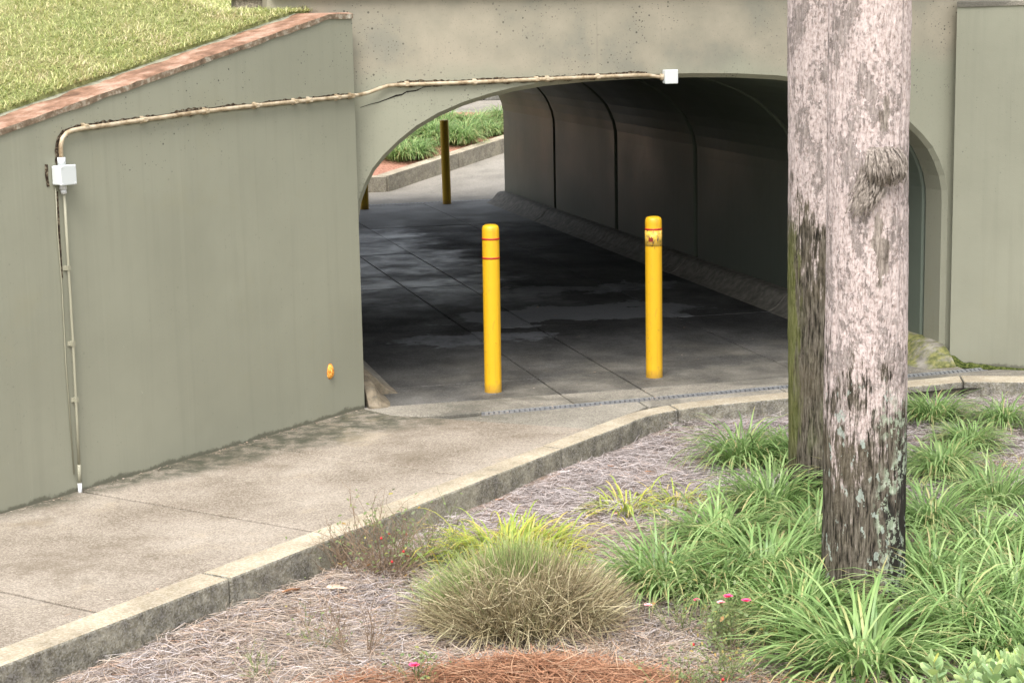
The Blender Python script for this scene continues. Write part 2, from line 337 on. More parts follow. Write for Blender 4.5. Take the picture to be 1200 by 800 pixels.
M_bush = mat_leaf('succulent_leaf', [(0.0, (0.11, 0.22, 0.1)), (0.4, (0.25, 0.4, 0.2)), (0.7, (0.38, 0.5, 0.24)), (0.9, (0.5, 0.56, 0.16)), (1.0, (0.56, 0.5, 0.12))], trans=0.3, rough=0.35)
M_twig = plain('dry_twig', (0.21, 0.15, 0.10), 0.8, 0.2, 0.4, 40)
M_greenstem = plain('green_rose_stem', (0.17, 0.2, 0.08), 0.7, 0.2, 0.3, 40)
M_pink = plain('pink_petal', (0.78, 0.10, 0.22), 0.55, 0.2, 0.3, 60)
M_pinkp = plain('pale_pink_petal', (0.8, 0.42, 0.42), 0.55, 0.2, 0.3, 60)
M_red = plain('red_hip', (0.4, 0.02, 0.02), 0.4, 0.4, 0.2)
M_deadleaf = plain('dry_brown_leaf', (0.42, 0.21, 0.11), 0.7, 0.2, 0.35, 50)
M_paleleaf = plain('pale_tan_leaf', (0.62, 0.46, 0.34), 0.7, 0.2, 0.25, 50)
def mat_soil():
    k = Mat('matted_pine_straw_ground', 0.95, 0.1)
    f = k.noise(3, 8, 0.7); g = k.noise(90, 5, 0.7)
    c = k.ramp(g, [(0.38, (0.045, 0.036, 0.03)), (0.5, (0.2, 0.165, 0.145)), (0.62, (0.38, 0.325, 0.3))])
    c = k.mix(k.math('MULTIPLY', k.mr(f, 0.45, 0.65), 0.5), c, (0.32, 0.22, 0.15))
    return k.done(c, k.bump(g, 0.8, 0.02))
M_soil = mat_soil()
def mat_mulch():
    k = Mat('red_bark_mulch', 0.95, 0.1); g = k.noise(26, 6, 0.7)
    return k.done(k.ramp(g, [(0.3, (0.13, 0.055, 0.03)), (0.5, (0.38, 0.19, 0.13)), (0.72, (0.55, 0.32, 0.24))]), k.bump(g, 0.9, 0.04))
M_mulch = mat_mulch()
def mat_turf():
    k = Mat('turf', 0.95, 0.1); f = k.noise(1.5, 6); g = k.noise(60, 5, 0.7)
    c = k.mix(f, (0.2, 0.27, 0.08), (0.42, 0.38, 0.19)); return k.done(k.mix(k.math('MULTIPLY', g, 0.5), c, (0.1, 0.1, 0.045)), k.bump(g, 0.8, 0.03))
M_turf = mat_turf()
M_dark = plain('dark_joint_filler', (0.018, 0.016, 0.013), 0.95, 0.1, 0.3)

# ================================================================== THE SETTING
UX, UY = math.cos(rad(42)), math.sin(rad(42))           # path direction; VX,VY across, towards the bed
VX, VY = UY, -UX
def st(s, t): return (s*UX+t*VX, s*UY+t*VY)
# ground sheet to the horizon
g = mesh('ground', [(-700, -700, -0.62), (700, -700, -0.62), (700, 700, -0.62), (-700, 700, -0.62)], [[0, 1, 2, 3]], M_turf); g['kind'] = 'structure'

# --- garden bed
def bedz(x, y):
    b = -0.155 + 0.018*max(0, min(3.2, y-7.8))
    return b + 0.035*noise.noise(Vector((x*0.9, y*0.9, 3.1))) + 0.012*noise.noise(Vector((x*4, y*4, 1)))
def sheet(name, x0, x1, nx, y0, y1, ny, fz, mat, smooth=True):
    V = [(x0+(x1-x0)*i/nx, y0+(y1-y0)*j/ny) for j in range(ny+1) for i in range(nx+1)]
    Fc = [[j*(nx+1)+i, j*(nx+1)+i+1, (j+1)*(nx+1)+i+1, (j+1)*(nx+1)+i] for j in range(ny) for i in range(nx)]
    o = mesh(name, [(x, y, fz(x, y)) for x, y in V], Fc, mat, smooth=smooth); o['kind'] = 'structure'; return o
sheet('garden_bed', -5, 11, 160, 0.5, 11.0, 110, bedz, M_soil)

# --- path with its slabs
path = mesh('path', [(*st(-4, -8.2), -0.03), (*st(-4, -5.6), -0.03), (*st(10.1, -5.6), -0.03), (6.6, 11.0, -0.03), (6.6, 11.9, -0.03), (1.8, 11.9, -0.03), (1.5, 11.5, -0.03), (*st(8.2, -8.2), -0.03)], [list(range(8))], M_dark)
path['kind'] = 'structure'
joints = [-2.9, -1.5, -0.1, 1.27, 2.64, 4.01, 5.38, 6.82, 8.10]
T_IN, T_OUT = -5.70, -5.525
for a, b in zip(joints[:-1], joints[1:]):
    prism('slab', [st(a+.011, -7.62), st(a+.011, T_IN-.006), st(b-.011, T_IN-.006), st(b-.011, -7.62)], -0.028, 0.0, M_path, path, bevel=0.005, seg=2)
def gry(x): return 11.19+0.072*(x-2.75)                   # centre line of the trench drain
GH = 0.055
prism('slab', [st(8.105, -7.62), st(8.105, T_IN-.006), st(9.42, T_IN-.006), (2.125, 11.318), (1.975, 11.60), (1.72, 11.70), (1.4, 11.5)], -0.028, 0.0, M_path, path, bevel=0.005, seg=2)
prism('slab', [(2.115, 11.306), st(9.43, T_IN-.006), (3.70, 11.03), (3.70, gry(3.70)-GH), (2.45, gry(2.45)-GH)], -0.028, -0.001, M_apron, path, bevel=0.005, seg=2)
prism('slab', [(3.712, 11.04), (4.70, 11.115), (4.70, gry(4.7)-GH), (3.712, gry(3.712)-GH)], -0.028, -0.001, M_apron, path, bevel=0.005, seg=2)
prism('slab', [(4.712, 11.117), (5.98, 11.24), (6.55, 11.0), (6.75, 11.15), (6.35, gry(6.35)-GH), (4.712, gry(4.712)-GH)], -0.028, -0.001, M_apron, path, bevel=0.005, seg=2)

# --- tunnel floor
TX, HALF = 4.07, 2.04
XL, XR = TX-HALF, TX+HALF
YF, YB = 11.75, 23.96
fl = mesh('tunnel_floor', [(1.7, 11.1, -0.035), (6.5, 11.1, -0.035), (6.5, 24.5, -0.035), (1.7, 24.5, -0.035)], [[0, 1, 2, 3]], M_dark); fl['kind'] = 'structure'
xe = [1.98, 3.30, 3.85, 5.05, 6.16]
ye = [None, 11.61, 12.17, 14.27, 16.72, 19.18, 21.6, 23.96, 24.28]
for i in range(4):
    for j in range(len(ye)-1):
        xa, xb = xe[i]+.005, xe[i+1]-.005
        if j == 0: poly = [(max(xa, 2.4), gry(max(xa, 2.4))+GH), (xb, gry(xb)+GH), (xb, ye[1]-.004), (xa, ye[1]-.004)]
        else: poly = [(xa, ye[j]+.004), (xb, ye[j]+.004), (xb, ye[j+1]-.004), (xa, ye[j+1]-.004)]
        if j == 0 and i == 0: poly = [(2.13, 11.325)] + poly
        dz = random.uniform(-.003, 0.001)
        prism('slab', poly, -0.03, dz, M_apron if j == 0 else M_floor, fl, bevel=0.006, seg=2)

# --- kerb, one stone after another
kb = empty('kerb', (0, 0, 0)); kb['kind'] = 'structure'
def kerb_stone(poly, z0=-0.34, z1=0.012):
    n = len(poly)
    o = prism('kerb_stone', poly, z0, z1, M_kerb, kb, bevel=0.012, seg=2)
    return o
ks = [-5.2, -2.4, 0.4, 3.2, 6.01, 8.865]
for a, b in zip(ks[:-1], ks[1:]):
    kerb_stone([st(a+.006, T_IN+.004), st(a+.006, T_OUT), st(b-.006, T_OUT-.03*(b > 8)), st(b-.006, T_IN+.004)])
def bez(p, q, r_, n=7): return [((1-t)**2*p[0]+2*t*(1-t)*q[0]+t*t*r_[0], (1-t)**2*p[1]+2*t*(1-t)*q[1]+t*t*r_[1]) for t in [i/n for i in range(n+1)]]
bi = bez(st(9.72, T_IN), (3.70, 11.03), (4.28, 11.075)); bo_ = bez(st(9.62, T_OUT-.03), (3.69, 10.885), (4.30, 10.905))
kerb_stone([st(8.869, T_OUT-.03)]+bo_[:5]+bi[:5][::-1]+[st(8.869, T_IN)])
kerb_stone([(p[0]+.006*(i == 0), p[1]) for i, p in enumerate(bo_[4:])]+[(5.90, 11.03), (5.98, 11.232)]+[(p[0]+.006*(i == 3), p[1]) for i, p in enumerate(bi[4:][::-1])])
kerb_stone([(5.986, 11.232), (5.906, 11.028), (6.55, 10.77), (6.64, 10.96)])
kerb_stone([(6.645, 10.958), (6.555, 10.768), (9.0, 9.7), (9.1, 9.9)])

# --- embankment carrying the lawn: one sheet behind wing walls and headwall
WA = rad(41.2); WDX, WDY = -math.cos(WA), -math.sin(WA)   # left wing wall direction, away from the corner
WC = Vector((2.0, 11.6)); RC = Vector((6.13, 11.66))
def emb_front(x):
    if x < 1.75: return 11.6+(x-2.0)*math.tan(WA)+0.345
    if x > 6.4: return 11.66-(x-6.13)*math.tan(WA)+0.345
    a, b = 11.6+(1.75-2.0)*math.tan(WA)+.345, 11.66-(6.4-6.13)*math.tan(WA)+.345
    return 12.02 if 1.95 < x < 6.2 else (a+(12.02-a)*min(1, (x-1.75)/.2) if x < 4 else 12.02+(b-12.02)*min(1, (x-6.2)/.2))
def emb_z(x, y):
    p = 1.917+0.31*(y-9.72)
    side = 0.0 if 1.2 < x < 7 else 0.35*min(1, max(0, (1.2-x) if x < 4 else (x-7)))
    crest = 2.50+0.0*y+side
    if p > crest: p = crest+(p-crest)*0.12
    return max(-0.6, p) + 0.02*noise.noise(Vector((x*2, y*2, 0)))
xs = list(np.arange(-24, -3, 1.0))+list(np.arange(-3, 8.01, 0.1))+list(np.arange(9, 32, 1.0))
ws = list(np.arange(0, 3, 0.1))+list(np.arange(3, 12.1, 0.75))
V = []; Fc = []; nx, ny = len(xs), len(ws)+1
for x in xs:
    y0 = emb_front(x); sc_ = (23.9-y0)/12.0 if y0 > 11.7 else 1.0
    V.append((x, y0, emb_z(x, y0)-.3))
    for w_ in ws:
        y = y0+w_*(1 if w_ < 3 else 1)*(min(1, sc_) if y0 > 11.7 else 1)
        V.append((x, y, emb_z(x, y)))
for i in range(nx-1):
    for j in range(ny-1): Fc.append([i*ny+j, (i+1)*ny+j, (i+1)*ny+j+1, i*ny+j+1])
o = mesh('embankment', V, Fc, M_turf, smooth=True); o['kind'] = 'structure'

# ================================================================== TUNNEL
arch = [(2.04, 1.10), (2.036, 1.20), (2.015, 1.30), (1.975, 1.40), (1.925, 1.49), (1.85, 1.575), (1.755, 1.66), (1.64, 1.745), (1.50, 1.82), (1.34, 1.882), (1.17, 1.93), (1.0, 1.966), (0.79, 1.994), (0.5, 2.014), (0.2, 2.023)]
def profile(off=0.0, z0=-0.3):
    """inner outline of the tunnel from the left foot over the crown to the right foot, pushed outward by off"""
    pts = [(-2.04, z0), (-2.04, 0.2), (-2.04, 0.65)] + [(-a, b) for a, b in arch] + [(a, b) for a, b in reversed(arch)] + [(2.04, 0.65), (2.04, 0.2), (2.04, z0)]
    out = []
    for i, (a, b) in enumerate(pts):
        p, q = pts[max(0, i-1)], pts[min(len(pts)-1, i+1)]; tx, tz = q[0]-p[0], q[1]-p[1]; l = math.hypot(tx, tz)
        out.append((TX+a-tz/l*off, b+tx/l*off if i not in (0, len(pts)-1) else b))
    return out
tun = empty('tunnel', (TX, YF, 0)); tag(tun, 'low arched concrete underpass painted olive grey, dark inside', 'tunnel')
ZT = 2.585
def headwall(yf, yb, mat):
    p0, p1 = profile(0.028), profile(0.0); s = 1 if yb > yf else -1; yc = yf+0.035*s; V = []; Fc = []
    n = len(p0)
    for (x, z) in p0: V.append((x, yf, z))
    for (x, z) in p1: V.append((x, yc, z))
    for (x, z) in p1: V.append((x, yb, z))
    for (x, z) in p0: V.append((x, yf, ZT))
    for (x, z) in p1: V.append((x, yb, ZT))
    for i in range(n-1):
        Fc += [[i, i+1, n+i+1, n+i], [n+i, n+i+1, 2*n+i+1, 2*n+i]]
        if 0 < i < n-1 and abs(V[i][0]-V[i+1][0]) > 1e-4: Fc += [[i, i+1, 3*n+i+1, 3*n+i], [2*n+i, 2*n+i+1, 4*n+i+1, 4*n+i], [3*n+i, 3*n+i+1, 4*n+i+1, 4*n+i]]
    b = len(V); x0, x1 = 1.50, 6.60
    L = [i for i in range(n//2) if abs(V[i][0]-V[0][0]) < 0.005 or V[i][0] < V[0][0]+1e-6]
    def side(xo, idx, top):
        b = len(V)
        V.extend([(xo, yf, -0.3), (xo, yf, ZT), (xo, yb, -0.3), (xo, yb, ZT)])
        Fc.append([b]+idx+[3*n+top, b+1]); Fc.append([b+2]+[2*n+k for k in idx]+[4*n+top, b+3])
        Fc.append([b, b+1, b+3, b+2]); Fc.append([b+1, 3*n+top, 4*n+top, b+3])
    # straight jambs: first 4 points (foot, 0.2, 0.65, 1.10)
    side(x0, [0, 1, 2, 3], 3); side(x1, [n-1, n-2, n-3, n-4], n-4)
    return V, Fc
V, Fc = headwall(YF, 12.02, M_head)
hw = mesh('headwall', V, Fc, M_head, tun); hw['label'] = 'weathered front wall with pitted tan stains above the arch'
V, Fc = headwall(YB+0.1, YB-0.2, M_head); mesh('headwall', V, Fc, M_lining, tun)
rbox('coping', (TX, YF+0.12, ZT+0.04), (5.1, 0.36, 0.07), M_coping, tun, bevel=0.008)
# lining sections with open joints between them, backed by an added shell that stops light leaking in
cuts = [12.025, 14.27, 16.72, 19.18, 21.60, 23.755]
pi, po = profile(0.0), profile(0.16)
for a, b in zip(cuts[:-1], cuts[1:]):
    ya, yb = a+0.042, (b-0.042 if b < 23.7 else b+.004); V, Fc = [], []; n = len(pi); ch = 0.014 if b < 23.7 else 0.001; pc = profile(ch)
    for y, pr in ((ya, po), (ya, pc), (ya+ch, pi), (yb-ch, pi), (yb, pc), (yb, po)):
        V += [(x, y, z) for x, z in pr]
    for r_ in range(5):
        for i in range(n-1): Fc.append([r_*n+i, r_*n+i+1, (r_+1)*n+i+1, (r_+1)*n+i])
    for i in range(n-1): Fc.append([5*n+i, 5*n+i+1, i+1, i])
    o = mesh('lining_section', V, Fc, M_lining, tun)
    for p in o.data.polygons: p.use_smooth = False
V = [(x, 12.025, z) for x, z in profile(0.165)]+[(x, YB-.21, z) for x, z in profile(0.165)]; n = len(pi)
mesh('backing_shell', V, [[i, i+1, n+i+1, n+i] for i in range(n-1)], M_dark, tun)
# sloping concrete haunch along both walls
hp = [(-0.02, -0.05), (-0.02, 0.145), (0.07, 0.14), (0.105, 0.125), (0.145, 0.08), (0.18, 0.042), (0.225, 0.015), (0.27, -0.004), (0.27, -0.05)]
def haunch(ya, yb, sgn, endcap=False):
    wall = XL if sgn > 0 else XR; V, Fc = [], []; n = len(hp)
    rows = [(ya, 1.0), (yb, 1.0)] if not endcap else [(ya, 0.12), (ya+0.06, 0.45), (ya+0.15, 0.8), (ya+0.24, 0.97), (yb, 1.0)]
    for y, k in rows:
        V += [(wall+sgn*(a*(0.75+0.25*k)*(0.62 if endcap and sgn > 0 else 1)), y+0.004*math.sin(9*a), max(-0.05, (b+.004)*k-.004)) for a, b in hp]
    for r_ in range(len(rows)-1):
        for i in range(n): Fc.append([r_*n+i, r_*n+(i+1) % n, (r_+1)*n+(i+1) % n, (r_+1)*n+i])
    Fc.append(list(range(n))); Fc.append([(len(rows)-1)*n+i for i in range(n)][::-1])
    return mesh('haunch_kerb', V, Fc, M_curb, tun, bevel=0.006, seg=1)
for sg in (1, -1):
    haunch(11.56, 11.97, sg, True)
    for a, b in zip([11.99]+cuts[1:-1], cuts[1:-1]+[24.02]): haunch(a+0.008, b-0.008, sg)
# crack in the painted spandrel
ck = [(2.06, 1.895), (2.13, 1.915), (2.18, 1.925), (2.24, 1.945), (2.29, 1.962), (2.33, 1.968), (2.36, 1.985), (2.42, 1.99), (2.47, 2.01), (2.52, 2.012)]
V, Fc = [], []
for i, (x, z) in enumerate(ck):
    hw_ = 0.0008+0.0045*math.sin(math.pi*min(1, (i+.6)/len(ck)))*random.uniform(.5, 1.2); V += [(x, YF-0.0025, z-hw_), (x, YF-0.0025, z+hw_)]
Fc = [[2*i, 2*i+2, 2*i+3, 2*i+1] for i in range(len(ck)-1)]
mesh('crack', V, Fc, M_dark, tun)

# ================================================================== WING WALLS
def wing(name, corner, d, label, flat, mat, group=None, cop=None):
    cop = cop or M_coping
    e = empty(name, (corner.x, corner.y, 0)); tag(e, label, 'wall', group)
    nrm = Vector((-d[1], d[0])); 
    if nrm.dot(Vector((TX, 0))-corner) < 0 and nrm.y > 0: nrm = -nrm
    if nrm.y > 0: nrm = -nrm                                   # faces the path
    L = 9.5; th = 0.26
    def top(l): return 2.455 if l < flat else max(0.35, 2.455-(l-flat)*0.2065)
    ls = [0, flat*0.5, flat]+[flat+(L-flat)*k/24 for k in range(1, 25)]
    V, Fc = [], []
    for l in ls:
        p = corner+Vector(d)*l; q = p-nrm*th
        V += [(p.x, p.y, -0.3), (p.x, p.y, top(l)), (q.x, q.y, top(l)+.03), (q.x, q.y, -0.3)]
    for i in range(len(ls)-1):
        for k in range(4): Fc.append([i*4+k, i*4+(k+1) % 4, (i+1)*4+(k+1) % 4, (i+1)*4+k])
    Fc += [[0, 1, 2, 3], [len(V)-1, len(V)-2, len(V)-3, len(V)-4]]
    mesh('wall', V, Fc, mat, e)
    V, Fc = [], []; lc = [0.0]+list(np.arange(0.06, L, 0.06))
    for l in lc:
        p = corner+Vector(d)*l; j = 0.006*noise.noise(Vector((l*6, corner.x, 0))); j2 = 0.008*noise.noise(Vector((l*17, corner.x, 5)))
        a = p+nrm*(0.010+j2*.4); b = p-nrm*0.03; c = p-nrm*(th+0.02); t = top(l)+(.004 if l < flat else 0)
        V += [(a.x, a.y, t-0.012+j*1.6), (a.x, a.y, t+0.018+j2), (b.x, b.y, t+0.026+j2), (c.x, c.y, t+0.026+j), (c.x, c.y, t-0.01+.03)]
    for i in range(len(lc)-1):
        for k in range(5): Fc.append([i*5+k, i*5+(k+1) % 5, (i+1)*5+(k+1) % 5, (i+1)*5+k])
    Fc += [list(range(5)), [len(V)-5+k for k in range(5)][::-1]]
    mesh('coping', V, Fc, cop, e)
    return e, nrm
wl, WN = wing('wing_wall', WC, (WDX, WDY), 'long splayed wall carrying the cream conduit, its terracotta coping sloping along the lawn', 0.24, M_wall)
wr, WN2 = wing('wing_wall', RC, (-WDX, WDY), 'splayed wall beyond the palms, bare olive paint, mossy at its foot', 0.6, M_wall, cop=M_apron)
# end of a low parapet behind the level coping
pe = rbox('parapet', (1.64, 12.10, 2.45), (0.62, 0.22, 0.26), mat_concrete('dark_parapet_concrete', (0.1, 0.085, 0.065), (0.19, 0.165, 0.13), (0.3, 0.26, 0.2)), bevel=0.01)
tag(pe, 'short weathered brown concrete parapet end behind the level coping', 'parapet')
pc_ = rbox('coping', (1.62, 12.10, 2.60), (0.66, 0.27, 0.03), M_coping, None, bevel=0.006); pc_.parent = pe

def moss_strip():
    k = Mat('wall_foot_moss', 0.95, 0.1); g_ = k.noise(60, 5, 0.7)
    return k.done(k.ramp(g_, [(0.4, (0.025, 0.035, 0.01)), (0.5, (0.065, 0.085, 0.02)), (0.62, (0.13, 0.145, 0.045))]), k.bump(g_, 1.0, 0.02))
M_moss = moss_strip()
V, Fc = [], []; n_ = 46
for i in range(n_):
    l = i*0.02; p = RC+Vector((-WDX, WDY))*l; hgt = (0.075*math.exp(-l*7)+0.006)*(0.75+0.5*noise.noise(Vector((l*14, 0, 0)))); o_ = (0.055*math.exp(-l*4)+0.012)*(0.9+.6*noise.noise(Vector((l*11, 4, 0))))
    a = p+WN2*0.004; b = p+WN2*o_*0.5; c = p+WN2*o_
    V += [(a.x, a.y, hgt), (b.x, b.y, hgt*.55), (c.x, c.y, -0.01)]
Fc = [[3*i+k, 3*i+3+k, 3*i+4+k, 3*i+1+k] for i in range(n_-1) for k in range(2)]
o = mesh('moss', V, Fc, M_moss, smooth=True); tag(o, 'green moss cushion creeping along the foot of the bare wall beyond the palms', 'moss', kind='stuff')

# ================================================================== CONDUIT
def mat_conduit():
    k = Mat('cream_conduit', 0.45, 0.4); f = k.noise(14, 6, 0.65)
    return k.done(k.ramp(f, [(0.38, (0.21, 0.15, 0.085)), (0.48, (0.36, 0.285, 0.185)), (0.62, (0.47, 0.39, 0.28))]), k.bump(f, 0.1, 0.002))
M_cond = mat_conduit()
M_box = plain('white_box_plastic', (0.55, 0.575, 0.565), 0.4, 0.4, 0.06, 8, 0.03)
M_white = plain('white_pvc', (0.6, 0.61, 0.61), 0.4, 0.4, 0.05, 8, 0.03)
M_pipegrey = plain('painted_pipe', (0.27, 0.26, 0.19), 0.5, 0.35, 0.12, 12, 0.05)
def mat_grime():
    k = Mat('bare_grimy_strip', 0.95, 0.1); f = k.noise(55, 6, 0.7)
    return k.done(k.ramp(f, [(0.4, (0.025, 0.018, 0.013)), (0.5, (0.06, 0.043, 0.03)), (0.57, (0.15, 0.12, 0.08)), (0.66, (0.26, 0.24, 0.18))]), k.bump(f, 0.6, 0.004))
M_grime = mat_grime()
def onwing(x, z, off):    # a point off the left wing wall face
    l = (x-WC.x)/WDX; p = WC+Vector((WDX, WDY))*l+WN*off; return Vector((p.x, p.y, z))
OFF = 0.024
bx, bz = 0.165, 1.685
cr = empty('conduit_run', (bx, onwing(bx, 0, 0).y, 0)); tag(cr, 'cream electrical conduit with two white junction boxes running along wall and arch', 'conduit')
pts = [onwing(bx, 1.735, OFF), onwing(bx, 1.80, OFF), onwing(bx+.002, 1.84, OFF), onwing(bx+.012, 1.872, OFF), onwing(bx+.035, 1.897, OFF), onwing(bx+.07, 1.909, OFF), onwing(bx+.12, 1.914, OFF)]
wing_xs = [(0.42, 1.921), (0.6, 1.932), (0.8, 1.943), (0.942, 1.952), (1.2, 1.961), (1.5, 1.968), (1.8, 1.974), (1.95, 1.977)]
pts += [onwing(x, z, OFF) for x, z in wing_xs]
yh = YF-OFF
pts += [Vector((2.045, 11.635, 1.98)), Vector((2.10, 11.68, 1.988)), Vector((2.17, 11.712, 2.008)), Vector((2.235, yh, 2.026)), Vector((2.30, yh, 2.031))]
head_xs = [(2.6, 2.032), (2.95, 2.036), (3.3, 2.041), (3.65, 2.046), (3.9, 2.049), (3.96, 2.047), (4.02, 2.036), (4.06, 2.031)]
pts += [Vector((x, yh, z)) for x, z in head_xs]
tube('pipe', pts, 0.0118, M_cond, cr, 12)
def clamp(p, d, nrm, r=0.0118, mt=None):
    d = d.normalized(); up = Vector((0, 0, 1)); up = (up-d*up.dot(d)).normalized() if abs(d.z) < .9 else Vector((WDX, WDY, 0))
    V, Fc = [], []; h = 0.012
    sec = [(-0.04, -OFF+.002), (-0.04, -OFF+.008), (-r*1.25, -OFF+.008), (-r*1.15, .006), (-.009, r*1.2), (.009, r*1.2), (r*1.15, .006), (r*1.25, -OFF+.008), (.04, -OFF+.008), (.04, -OFF+.002)]
    sec = [(a, b) for a, b in sec][2:8]+[(0.02, -OFF+.002), (-0.02, -OFF+.002)]
    for s in (-h, h): V += [p+d*s+up*a+nrm*b for a, b in sec]
    n = len(sec); Fc = [[i, (i+1) % n, n+(i+1) % n, n+i] for i in range(n)]+[list(range(n))[::-1], list(range(n, 2*n))]
    mesh('clamp', V, Fc, mt or M_cond, cr)
WN3 = Vector((WN.x, WN.y, 0)); HN = Vector((0, -1, 0))
def zon(x, tab):
    for (a, b), (c, d_) in zip(tab[:-1], tab[1:]):
        if a <= x <= c: return b+(d_-b)*(x-a)/(c-a)
    return tab[0][1] if x < tab[0][0] else tab[-1][1]
for x in (0.30, 0.62, 0.985, 1.30, 1.56, 1.66, 1.86, 1.96):
    clamp(onwing(x, zon(x, wing_xs), OFF), Vector((-WDX, -WDY, 0.02)), WN3)
for x in (2.36, 2.80, 3.21, 3.28, 3.62):
    clamp(Vector((x, yh, zon(x, head_xs))), Vector((1, 0, 0.01)), HN)
ang = math.atan2(-WDY, -WDX)
c = onwing(bx, bz, 0.032); jb = rbox('junction_box', c, (0.106, 0.06, 0.1), M_box, cr, ang, 0.008, 3)
c2 = onwing(bx, bz, 0.066); lid = rbox('lid', c2, (0.11, 0.012, 0.104), M_box, None, ang, 0.005, 2); lid.parent = jb; lid.location = -cr.location
for sx in (-1, 1):
    for sz in (-1, 1):
        q = onwing(bx+sx*0.033, bz+sz*0.042, 0.0735); V, Fc = tube_data([q-WN3*.004, q+WN3*.001], 0.004, 8)
        o = mesh('screw', V, Fc, M_white); o.parent = jb; o.location = -cr.location
tube('fitting', [onwing(bx, 1.735, OFF), onwing(bx, 1.775, OFF)], 0.021, M_white, cr, 12)
tube('fitting', [onwing(bx, 1.635, OFF), onwing(bx, 1.61, OFF)], [0.019, 0.019], M_white, cr, 12)
tube('fitting', [onwing(bx, 1.61, OFF), onwing(bx+.004, 1.588, OFF)], [0.015, 0.015], M_white, cr, 12)
lowp = [onwing(bx+.004, 1.60, OFF), onwing(bx+.004, 1.25, OFF), onwing(bx+.004, 0.82, OFF), onwing(bx, 0.4, OFF), onwing(bx-.004, 0.14, OFF)]
tube('drop_pipe', lowp, 0.0075, M_pipegrey, cr, 10)
tube('fitting', [onwing(bx-.004, 0.15, OFF), onwing(bx-.006, 0.045, OFF)], 0.0098, M_pipegrey, cr, 10)
tube('fitting', [onwing(bx-.006, 0.05, OFF), onwing(bx-.007, -0.02, OFF)], 0.0112, M_white, cr, 10)
tube('wire', [onwing(bx-.026, 1.62, .006), onwing(bx-.03, 1.4, .006), onwing(bx-.024, 1.1, .006), onwing(bx-.028, .7, .006), onwing(bx-.02, .1, .006)], 0.003, M_pipegrey, cr, 6)
for z in (1.2, 0.80, 0.5): clamp(onwing(bx+.003, z, OFF), Vector((0, 0, 1)), WN3, 0.0075, M_pipegrey)
c = Vector((4.107, YF-0.032, 2.034)); jb2 = rbox('junction_box', c, (0.086, 0.06, 0.088), M_box, cr, 0, 0.007, 3)
lid = rbox('lid', (4.107, YF-0.065, 2.034), (0.09, 0.01, 0.092), M_box, None, 0, 0.005, 2); lid.parent = jb2; lid.location = -cr.location
tube('fitting', [(4.045, yh, 2.032), (4.075, yh, 2.033)], 0.021, M_cond, cr, 12)
# ragged unpainted strip the painter left along the pipe
def grime_strip(P, nrm, lo, hi, seed):
    V, Fc = [], []; m = []
    for a, b in zip(P[:-1], P[1:]):
        k = max(1, int((b-a).length/0.012)); m += [a+(b-a)*i/k for i in range(k)]
    m.append(P[-1])
    for i, p in enumerate(m):
        t = (m[min(i+1, len(m)-1)]-m[max(0, i-1)]).normalized(); up = nrm.cross(t).normalized()
        if up.z < -0.2 or (abs(up.z) <= .2 and up.x > 0): up = -up
        b = p-nrm*(OFF-0.0025); a_ = lo*(1+0.9*noise.noise(Vector((i*.21, seed, 0)))); c_ = hi*(0.62+0.75*abs(noise.noise(Vector((i*.27, seed, 7))))+.5*noise.noise(Vector((i*.05, seed, 3))))
        V += [b-up*a_, b+up*max(0.012, c_)]
    Fc = [[2*i, 2*i+2, 2*i+3, 2*i+1] for i in range(len(m)-1)]
    mesh('grime_strip', V, Fc, M_grime, cr)
grime_strip([p for p in pts[:15]], WN3, 0.014, 0.024, 1)
grime_strip([p for p in pts[19:26]], HN, 0.016, 0.027, 2)
grime_strip([onwing(bx-.062, 1.745, OFF), onwing(bx-.064, 1.69, OFF), onwing(bx-.058, 1.63, OFF)], WN3, 0.008, 0.012, 5)
grime_strip([onwing(bx-.014, 1.60, OFF), onwing(bx-.016, 1.3, OFF), onwing(bx-.015, 1.15, OFF)], WN3, 0.0025, 0.004, 9)
# orange chip in the wall
pc = onwing(1.752, 0.294, 0)
me_v = []; prof = [(0, .05), (.012, .046), (.022, .03), (.03, .005), (.031, -.02), (.02, -.042), (.0, -.05), (-.018, -.045), (-.03, -.028), (-.032, -.004), (-.024, .022), (-.012, .044)]
tdir = Vector((-WDX, -WDY, 0)); nn = len(prof)
Va = [pc+tdir*a+Vector((0, 0, b))+WN3*0.001 for a, b in prof]; Vb = [pc+tdir*a*.8+Vector((0, 0, b*.8))+WN3*0.012 for a, b in prof]
Vc = [pc+tdir*(a*.4+.003)+Vector((0, 0, b*.4-.006))+WN3*0.019 for a, b in prof]
k = Mat('orange_rust_foam', 0.75, 0.2); f = k.noise(60, 5, 0.6, k.pos(obj=False))
M_orange = k.done(k.ramp(f, [(0.3, (0.16, 0.05, 0.015)), (0.42, (0.62, 0.2, 0.03)), (0.58, (0.85, 0.42, 0.08)), (0.75, (0.88, 0.62, 0.25))]), k.bump(f, 0.9, 0.01))
o = mesh('foam_plug', Va+Vb+Vc, [[i, (i+1) % nn, nn+(i+1) % nn, nn+i] for i in range(nn)]+[[nn+i, nn+(i+1) % nn, 2*nn+(i+1) % nn, 2*nn+i] for i in range(nn)]+[[2*nn+i for i in range(nn)]], M_orange, smooth=True)
tag(o, 'small bright orange drop-shaped plug in the olive wall near the tunnel', 'plug')

